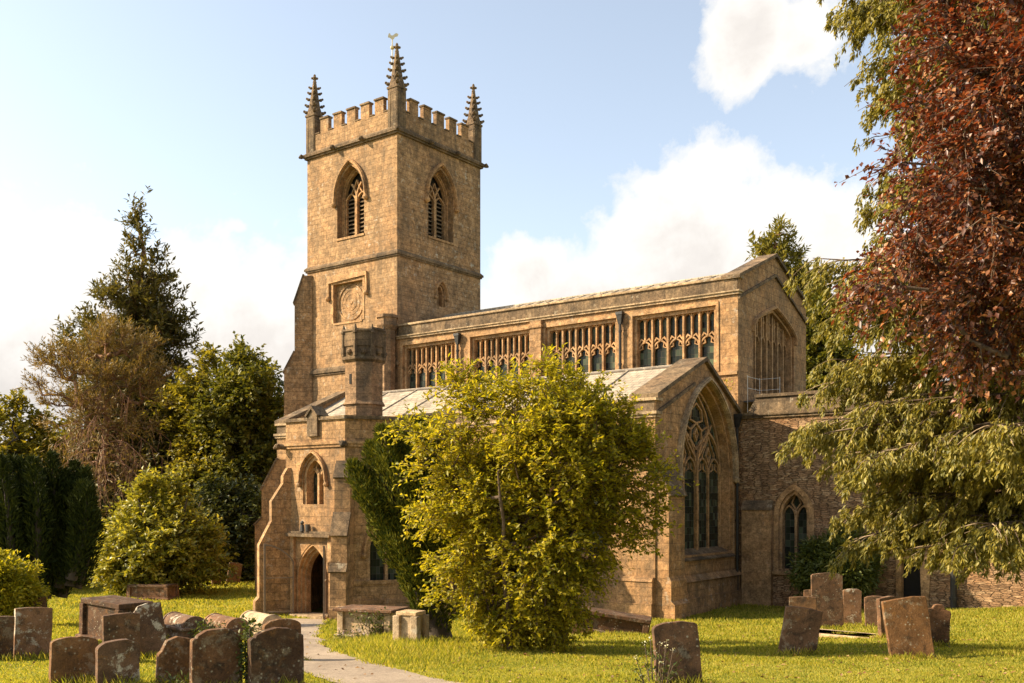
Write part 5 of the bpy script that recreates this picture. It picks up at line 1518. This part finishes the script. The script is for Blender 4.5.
b = (bx, by, ground_z(bx, by)); s = 12.4
Lm = [lump_px(1025, 20, 86, 110, s, b, 0, 120), lump_px(1005, 130, 74, 90, s, b, -.2, 110), lump_px(980, 235, 66, 52, s, b, -.1, 100), lump_px(938, 266, 42, 16, s, b, -.2, 60), lump_px(1000, 285, 46, 36, s, b, 0, 80), lump_px(1090, 140, 130, 210, s, b, 0, 200), lump_px(1005, 330, 22, 20, s, b, 0, 40), lump_px(1180, 120, 170, 230, s, b, .4, 240), lump_px(1090, 300, 60, 50, s, b, 0, 100)]
ex = []
for px, y in [(876, 264), (882, 272), (886, 250), (896, 238), (890, 284), (900, 288), (928, 20), (926, 45), (920, 80), (918, 120), (918, 150), (912, 190), (906, 215), (930, 292), (946, 302), (958, 312), (975, 340), (990, 352), (1005, 358), (968, 326)]:
    x, z = rel(px, y, 12.0, b); ex.append((x, rg.uniform(-.9, .4), z))
tree('copper_beech', 'copper beech with dark red leaves hanging in front of the conifer, top right', 'beech tree', b, Lm, M['leaf_beech'], M['bark'], 73, 980, 0, .22, .085, .058, .34, 11, bias=.25, extra=ex, droop=.45, wander=.07, fold=.2, twigs=(5, .48, 15), out=.6, lat=.6)
# ------------------------------------------------------------------ headstones and tombs
def stone_outline(w, h, style, rng):
    a = w / 2
    if style == 'flat': top = [(a, h - .01), (a * .4, h + .012), (-a * .3, h + .006), (-a, h - .012)]
    elif style == 'cambered': top = [(a * math.cos(t), h - .07 + .07 * math.sin(t)) for t in [PI * i / 12 for i in range(13)]]; top = [(a, h - .08)] + [(x, z) for x, z in top] + [(-a, h - .08)]
    elif style == 'arched': top = [(a * math.cos(t), h - a * .42 + a * .42 * math.sin(t)) for t in [PI * i / 14 for i in range(15)]]
    elif style == 'shouldered':
        s = a * .80; top = [(a, h - .13), (a * .93, h - .10), (s, h - .095)] + [(s * math.cos(t), h - .10 + .10 * math.sin(t)) for t in [PI * i / 10 for i in range(1, 10)]] + [(-s, h - .095), (-a * .93, h - .10), (-a, h - .13)]
    elif style == 'square': top = [(a * .93, h), (-a * .9, h - .01)]
    elif style == 'slant': top = [(a, h - .02), (a * .2, h + .01), (-a * .45, h - .03), (-a * .8, h - .16), (-a, h - .2)]
    elif style == 'ogee': top = [(a, h - .18), (a * .92, h - .12), (a * .6, h - .10)] + [(a * .5 * math.cos(t), h - .10 + .10 * math.sin(t)) for t in [PI * i / 8 for i in range(9)]] + [(-a * .6, h - .10), (-a * .92, h - .12), (-a, h - .18)]
    pts = [(-a * .97, -.45), (a * .97, -.45)]
    for i in range(1, 5): pts.append((a + rng.uniform(-.008, .008), -.45 + (h * .88 + .45) * i / 5))
    pts += [(x + rng.uniform(-.006, .006), z + rng.uniform(-.006, .006)) for x, z in top]
    for i in range(4, 0, -1): pts.append((-a + rng.uniform(-.008, .008), -.45 + (h * .88 + .45) * i / 5))
    out = [pts[0]]
    for p in pts[1:]:
        if math.hypot(p[0] - out[-1][0], p[1] - out[-1][1]) > .004: out.append(p)
    return out
def headstone(label, px, w, h, d, style, mat, yaw=35, lean=0, side=0, th=.11, seed=1, name='headstone', group='headstones in the churchyard'):
    """yaw: degrees the face is turned to the right of facing the camera; lean back, side tilt in degrees"""
    rng = random.Random(seed); x = at(px, d); mb = MB()
    mb.panel((0, 0, 0), (1, 0, 0), (0, 1, 0), stone_outline(w, h, style, rng), [], th)
    o = mb.build(name, M[mat], None, .012)
    o.location = (x, d, ground_z(x, d)); o.rotation_mode = 'ZYX'
    o.rotation_euler = (R(-lean), R(side), R(yaw))
    # tilt first, then turn
    o.rotation_mode = 'XYZ'
    tag(o, label, 'headstone', group); return o
def hs(label, x0, x1, ytop, ybase, style, mat, yaw=35, lean=0, side=0, th=.11, d=None, seed=1, **kw):
    """from its outline in the photograph: left, right, top and foot"""
    px = (x0 + x1) / 2
    if d is None: d = dist_for(px, ybase)
    zb = ground_z(at(px, d), d); h = EYE - (ytop - 500) * d / F - zb
    vd = math.atan2(at(px, d), d); c = abs(math.cos(R(yaw) + vd)); s_ = abs(math.sin(R(yaw) + vd))
    w = max(.3, ((x1 - x0) * d / F * math.cos(vd) - th * s_) / max(.3, c))
    return headstone(label, px, w, h, d, style, mat, yaw, lean, side, th, seed, **kw)
hs('plain brown headstone with low curved top, leftmost of the front row', 50, 99, 637, 690, 'cambered', 'grave_brown', 38, 2, 2, d=12.45, seed=1)
hs('round topped headstone blotched with pale lichen, second from the left in the front row', 97, 142, 640, 690, 'arched', 'grave_lichen', 38, -1, -1, d=12.35, seed=2)
hs('narrow brown headstone with sloping top, middle of the front row', 157, 193, 638, 690, 'slant', 'grave_brown', 38, 2, 1, d=12.65, seed=3)
hs('dark shouldered headstone with ivy up its right edge in the front row', 191, 245, 629, 692, 'shouldered', 'grave_dark', 36, 0, 0, d=12.25, seed=4)
hs('widest dark shouldered headstone beside the path, right end of the front row', 250, 306, 628, 692, 'shouldered', 'grave_dark', 36, -1, -1, d=12.35, seed=5)
hs('round topped headstone peeping over the widest stone beside the path', 263, 303, 619, 665, 'arched', 'grave_brown', 34, 0, 0, d=16.2, seed=6)
hs('small square brown headstone in the second row, before the dark chest tomb', 103, 142, 614, 662, 'flat', 'grave_red', 38, 1, 0, d=16.6, seed=7)
hs('slanting headstone with a large white lichen patch in the second row', 136, 170, 603, 656, 'slant', 'grave_lichen', 32, 6, -7, d=17.6, seed=8)
hs('tall lichen spotted dark headstone below the black yew', 13, 52, 608, 665, 'flat', 'grave_lichen', 38, 3, 3, d=17.2, seed=9)
hs('dark headstone cut by the left edge of the photo', -14, 14, 617, 668, 'flat', 'grave_dark', 38, 0, 2, d=16.8, seed=10)
hs('dark headstone half hidden behind the tall lichen spotted stone', 30, 47, 597, 645, 'flat', 'grave_dark', 38, 0, 0, d=21.0, seed=11)
hs('far leaning pale brown headstone near the shrub left of the porch', 226, 240, 563, 581, 'flat', 'grave_red', 40, 0, 10, .1, d=48, seed=12)
hs('far small headstone beside the leaning one at the shrub edge', 212, 222, 566, 583, 'flat', 'grave_red', 40, 0, -6, .1, d=47, seed=13)
# right hand group
hs('reddish headstone nearest the camera, right of the centre', 657, 704, 622, 692, 'cambered', 'grave_red', 6, 3, -4, .12, d=12.55, seed=14)
hs('headstone leaning right, left front of the right hand group', 778, 816, 608, 655, 'flat', 'grave_red', -8, 0, 9, .12, seed=15)
hs('low flat topped headstone just behind the one leaning right', 789, 817, 597, 640, 'flat', 'grave_brown', -14, 0, 0, .12, d=22, seed=16)
hs('tallest upright rust brown headstone in front of the wall shrub', 812, 844, 573, 621, 'cambered', 'grave_red', -6, 0, -1, .12, d=27.5, seed=17)
hs('short pale lichened headstone right of the tallest upright stone', 843, 862, 589, 617, 'cambered', 'grave_lichen', -10, 0, 0, .12, d=29, seed=18)
hs('tiny brown headstone showing left of the tallest upright stone', 804, 814, 590, 612, 'flat', 'grave_red', -10, 0, 0, .1, d=31, seed=19)
hs('small round shouldered headstone before the chancel doorway', 865, 888, 596, 620, 'cambered', 'grave_red', -12, 0, -1, .12, d=27, seed=20)
hs('thin brown headstone seen nearly edge on behind the big leaning stone', 880, 900, 597, 634, 'flat', 'grave_red', 24, 0, -4, .12, d=23, seed=21)
hs('large dark headstone leaning left, biggest of the right hand group', 890, 937, 598, 659, 'flat', 'grave_brown', -6, 2, -8, .13, seed=22)
hs('round topped headstone leaning right behind the biggest leaning stone', 922, 949, 604, 648, 'ogee', 'grave_red', -10, 0, 5, .12, d=20, seed=23)

def chest(name, label, px, d, yaw, Ln, Wd, H, mat, slab_mat, over=.1, slab=.1, cat='tomb', side=0, panels=True, group=None):
    x = at(px, d); root = empty(name, (x, d, ground_z(x, d)), R(yaw)); root.rotation_euler = (0, R(side), R(yaw)); tag(root, label, cat, group)
    mb = MB(); mb.box(-Ln / 2, Ln / 2, -Wd / 2, Wd / 2, -.4, H - slab)
    if panels:
        for sx in (-1, 1):
            for sy in (-1, 1):
                mb.box(sx * Ln / 2 - .08, sx * Ln / 2 + .08 * 1.01, sy * Wd / 2 - .08, sy * Wd / 2 + .081, -.4, H - slab - .003)
    mb.build('chest', M[mat], root, .015)
    mb = MB(); mb.box(-Ln / 2 - over, Ln / 2 + over, -Wd / 2 - over, Wd / 2 + over, H - slab, H); mb.build('slab', M[slab_mat], root, .015)
    mb = MB(); mb.box(-Ln / 2 - .14, Ln / 2 + .14, -Wd / 2 - .14, Wd / 2 + .14, -.4, .1); mb.build('base', M[mat], root, .02)
    return root
chest('chest_tomb', 'long dark chest tomb behind the small square headstone', 116, 23.0, -37, 1.5, .75, .95, 'grave_dark', 'grave_dark', .06, .12, side=2)
chest('table_tomb', 'chest tomb with a broad thin brown slab beside the porch', 371, 23.6, -20, 1.25, .62, .72, 'grave_pale', 'grave_red', .16, .07)
chest('pedestal_tomb', 'short pale carved pedestal tomb under the leaning yew', 411, 20.4, -24, .42, .36, .70, 'grave_pale', 'grave_pale', .03, .08)
chest('chest_tomb', 'brown chest tomb under the rounded bush on the far lawn', 153, 41.5, -10, 1.7, .8, .62, 'grave_red', 'grave_red', .06, .1)
chest('fallen_tomb', 'dark tilted chest tomb in the shade right of the yellow shrub', 612, 25.5, -10, 1.7, .7, .55, 'grave_dark', 'grave_dark', .1, .1, side=8)
chest('ledger_stone', 'flat pale ledger slab lying in the grass among the right hand headstones', 842, 24.0, -40, 1.5, .65, .10, 'grave_pale', 'grave_pale', .03, .06, panels=False)
def bale_tomb(label, px, d, mat):
    x = at(px, d); root = empty('bale_tomb', (x, d, ground_z(x, d)), R(-50)); tag(root, label, 'tomb', 'rounded bale tombs by the path')
    Ln, Wd = 1.35, .60
    mb = MB(); mb.box(-Ln / 2, Ln / 2, -Wd / 2, Wd / 2, -.4, .26); mb.box(-Ln / 2 - .06, Ln / 2 + .06, -Wd / 2 - .06, Wd / 2 + .06, -.4, .06); mb.build('chest', M[mat], root, .015)
    mb = MB(); mb.box(-Ln / 2 - .07, Ln / 2 + .07, -Wd / 2 - .07, Wd / 2 + .07, .262, .33); mb.build('slab', M[mat], root, .015)
    mb = MB(); n = 18; r = .30; prof = lambda rr: [(rr * math.cos(PI * i / n), .331 + rr * .86 * math.sin(PI * i / n)) for i in range(n + 1)]
    cuts = [-.5, -.44, -.43, .43, .44, .5]
    for j, (c0, c1) in enumerate(zip(cuts, cuts[1:])):
        rr = r if j in (0, 4) else r * .93
        p = prof(rr); mb.hull([(c0 * Ln, y, z) for y, z in p], [(c1 * Ln, y, z) for y, z in p])
    mb.build('bale', M[mat], root, .012); return root
bale_tomb('leftmost of the three rounded bale tombs, nearest the slanting stone', 184, 23.6, 'grave_lichen')
bale_tomb('middle of the three rounded bale tombs behind the ivy clad stone', 226, 23.4, 'grave_lichen')
bale_tomb('rightmost rounded bale tomb, closest to the porch buttress', 261, 25.6, 'grave_pale')

# ------------------------------------------------------------------ small plants
def small_plant(name, label, cat, pts, leaf, seed, n_per, spread, L, W, group=None, stems=None, heads=None, head_mat='flower'):
    rng = np.random.default_rng(seed); C = np.array(pts, float); base = (float(C[:, 0].mean()), float(C[:, 1].mean()), float(C[:, 2].min()))
    root = empty(name, base); tag(root, label, cat, group); B = np.array(base)
    C = C - B
    Hd = (np.array(heads, float) - B) if heads else np.zeros((0, 3)); E_n = np.concatenate([C, Hd]); A = [(c[0] * .6, c[1] * .6, -.05) for c in E_n]; foliage_obj('stems', [tube_arrays(A, E_n, [.006] * len(E_n), [.004] * len(E_n), 4)], M['bark'], root)
    foliage_obj('leaves', [blob_leaves(rng, C, n_per, spread, L, W, (0, 0, 0), .2, .9)], leaf, root)
    if heads: foliage_obj('flowers', [blob_leaves(rng, np.array(heads, float) - B, 9, .018, .022, .018, (0, 0, -1), -.3, .8)], M[head_mat], root)
    return root
rg = random.Random(77)
# ivy up the right edge of the dark shouldered stone
x0, d0 = at(247, 12.4), 12.40
small_plant('ivy', 'ivy climbing the right edge of the dark shouldered headstone', 'ivy', [(x0 + rg.uniform(-.03, .05), d0 + rg.uniform(-.04, .04), ground_z(x0, d0) + .1 + .72 * i / 26) for i in range(27)], M['leaf_wall'], 81, 14, .06, .06, .05)
def wild(px, d, n, r, h, seed, label, hm='flower_white', group=None):
    rg = random.Random(seed); x = at(px, d); pts, hd = [], []
    for i in range(n):
        a, q = rg.uniform(0, 2 * PI), r * rg.random() ** .5; X, Y = x + q * math.cos(a), d + q * math.sin(a); z = ground_z(X, Y); hh = h * rg.uniform(.5, 1)
        pts.append((X, Y, z + hh * .6)); pts.append((X, Y, z + hh * .3)); hd.append((X, Y, z + hh))
    return small_plant('wildflower' if hm else 'weed_plant', label, 'wildflowers' if hm else 'weed', pts, M['leaf_wall'], seed, 9, .06, .07, .025, group, None, hd if hm else None, hm)
wild(658, 12.3, 9, .28, .62, 91, 'tall white wildflowers in front of the reddish near headstone')
wild(352, 22.6, 10, .35, .26, 92, 'low purple flowers at the foot of the table tomb by the path', 'flower')
wild(948, 19.5, 1, .04, .5, 93, 'dry stalk beside the round topped leaning headstone on the right')
wild(182, 12.3, 6, .2, .26, 94, 'small weeds at the foot of the narrow front headstone', None)
def tomb_ivy(px, d, zt, seed, label, r=.5):
    rg = random.Random(seed); x = at(px, d)
    return small_plant('ivy', label, 'ivy', [(x + rg.uniform(-r, r), d - .42 + rg.uniform(-.12, .12), ground_z(x, d) + rg.uniform(.1, zt)) for _ in range(34)], M['leaf_wall'], seed, 12, .08, .07, .055)
tomb_ivy(376, 23.5, .6, 95, 'ivy hanging under the slab of the table tomb', .55)
tomb_ivy(212, 23.2, .45, 96, 'ivy over the front of the middle bale tomb', .35)
wild(726, 36.6, 1, .02, .1, 97, 'dry moss tuft at the foot of the aisle east wall')
b = (8.94 + .8 * -.4 - .6 * 0.6, 38.92 + .6 * .4 - .8 * .6)
pts = [(b[0] + rg.uniform(-.25, .25), b[1] + rg.uniform(-.1, .1), 7.8 + rg.random() * .9) for _ in range(16)]
small_plant('wall_plant', 'yellow flowering weed growing on the stonework beside the aisle gable', 'wall plant', pts, M['leaf_bush'], 98, 26, .12, .09, .05)

# ------------------------------------------------------------------ grass
def grass():
    rng = np.random.default_rng(101)
    def inside_church(X, Y):
        u = .8 * (X - 8.94) - .6 * (Y - 38.92); v = .6 * (X - 8.94) + .8 * (Y - 38.92)
        a = (u > -20) & (u < .25) & (v > -7) ; b_ = (u > -26) & (u < 16) & (v > 0)
        c = (u - PC[0]) ** 2 + (v - PC[1]) ** 2 < (PS - .1) ** 2
        return a | b_ | c
    N = 330000
    d = 11.5 * np.exp(rng.random(N) ** .85 * math.log(50 / 11.5)); px = rng.uniform(-90, 1114, N); X = (px - 512) / F * d; Y = d
    py = np.array([p[1] for p in PATH]); pxx = np.array([p[0] for p in PATH]); cx = np.interp(Y, py, pxx)
    edge = .78 + .10 * np.sin(Y * 2.3) + rng.normal(0, .06, N)
    keep = ~inside_church(X, Y) & ~((np.abs(X - cx) < edge) & (Y < 34))
    X, Y = X[keep], Y[keep]; n = len(X)
    xs = np.linspace(-36, 36, 241); ys = np.linspace(9, 53, 221)
    G = np.array([[ground_z(x, y) for x in xs] for y in ys])
    fx = np.clip((X - xs[0]) / (xs[1] - xs[0]), 0, 239.99); fy = np.clip((Y - ys[0]) / (ys[1] - ys[0]), 0, 219.99)
    i = fx.astype(int); j = fy.astype(int); a = fx - i; c = fy - j
    Z = G[j, i] * (1 - a) * (1 - c) + G[j, i + 1] * a * (1 - c) + G[j + 1, i] * (1 - a) * c + G[j + 1, i + 1] * a * c
    tuft = .5 + .5 * np.sin(X * 1.7 + 1.1 * np.sin(Y * 1.3)) * np.sin(Y * 1.9 + X * .6)
    bank = np.exp(-((X + 2.3) / 1.3) ** 2 - ((Y - 20) / 5) ** 2)
    hgt = (.028 + .036 * tuft ** 2 + .09 * bank) * rng.uniform(.6, 1.5, n) * np.clip(Y / 16, .9, 2.0)
    foot = [(o.location.x, o.location.y, .42) for o in bpy.data.objects if o.parent is None and o.get('category') in ('headstone', 'tomb')]
    TX, TY, TH = [], [], []
    for x, y, rr in foot:
        m = 260; a = rng.uniform(0, 2 * PI, m); q = rr * rng.uniform(.35, 1.25, m); TX.append(x + q * np.cos(a)); TY.append(y + .3 * q * np.sin(a) - .06); TH.append(rng.uniform(.06, .19, m) * np.clip(1.3 - q / rr * .6, .3, 1))
    TX, TY, TH = np.concatenate(TX), np.concatenate(TY), np.concatenate(TH)
    TZ = np.array([ground_z(x, y) for x, y in zip(TX, TY)])
    X, Y, Z, hgt = np.concatenate([X, TX]), np.concatenate([Y, TY]), np.concatenate([Z, TZ]), np.concatenate([hgt, TH]); n = len(X)
    P = np.stack([X, Y, Z - .01], axis=1)
    ang = rng.uniform(0, 2 * PI, n); D = np.stack([np.cos(ang) * .55, np.sin(ang) * .55, np.ones(n)], axis=1) + rng.normal(0, .15, (n, 3))
    U = np.stack([np.cos(ang + 1.6), np.sin(ang + 1.6), 0 * ang], axis=1)
    V, L, C = leaf_arrays(P, D, U, hgt * 1.2, np.maximum(.010, Y * .0009) * rng.uniform(.7, 1.4, n), .15)
    o = link('grass', np_mesh('grass', V, L, C), M['grass']); tag(o, kind='stuff')
grass()
def litter():
    rng = np.random.default_rng(131); n = 1500
    d = rng.uniform(12, 32, n); px = np.where(rng.random(n) < .6, rng.uniform(600, 1100, n), rng.uniform(-50, 620, n)); X = (px - 512) / F * d
    P = np.array([(x, y, ground_z(x, y) + .045) for x, y in zip(X, d)])
    D = rng.normal(0, 1, (n, 3)); D[:, 2] *= .25; U = rng.normal(0, .35, (n, 3)) + np.array([0, 0, 1.])
    o = link('fallen_leaves', np_mesh('fallen_leaves', *leaf_arrays(P, D, U, rng.uniform(.04, .09, n), rng.uniform(.025, .05, n), .3)), M['leaf_fallen']); tag(o, kind='stuff')
litter()
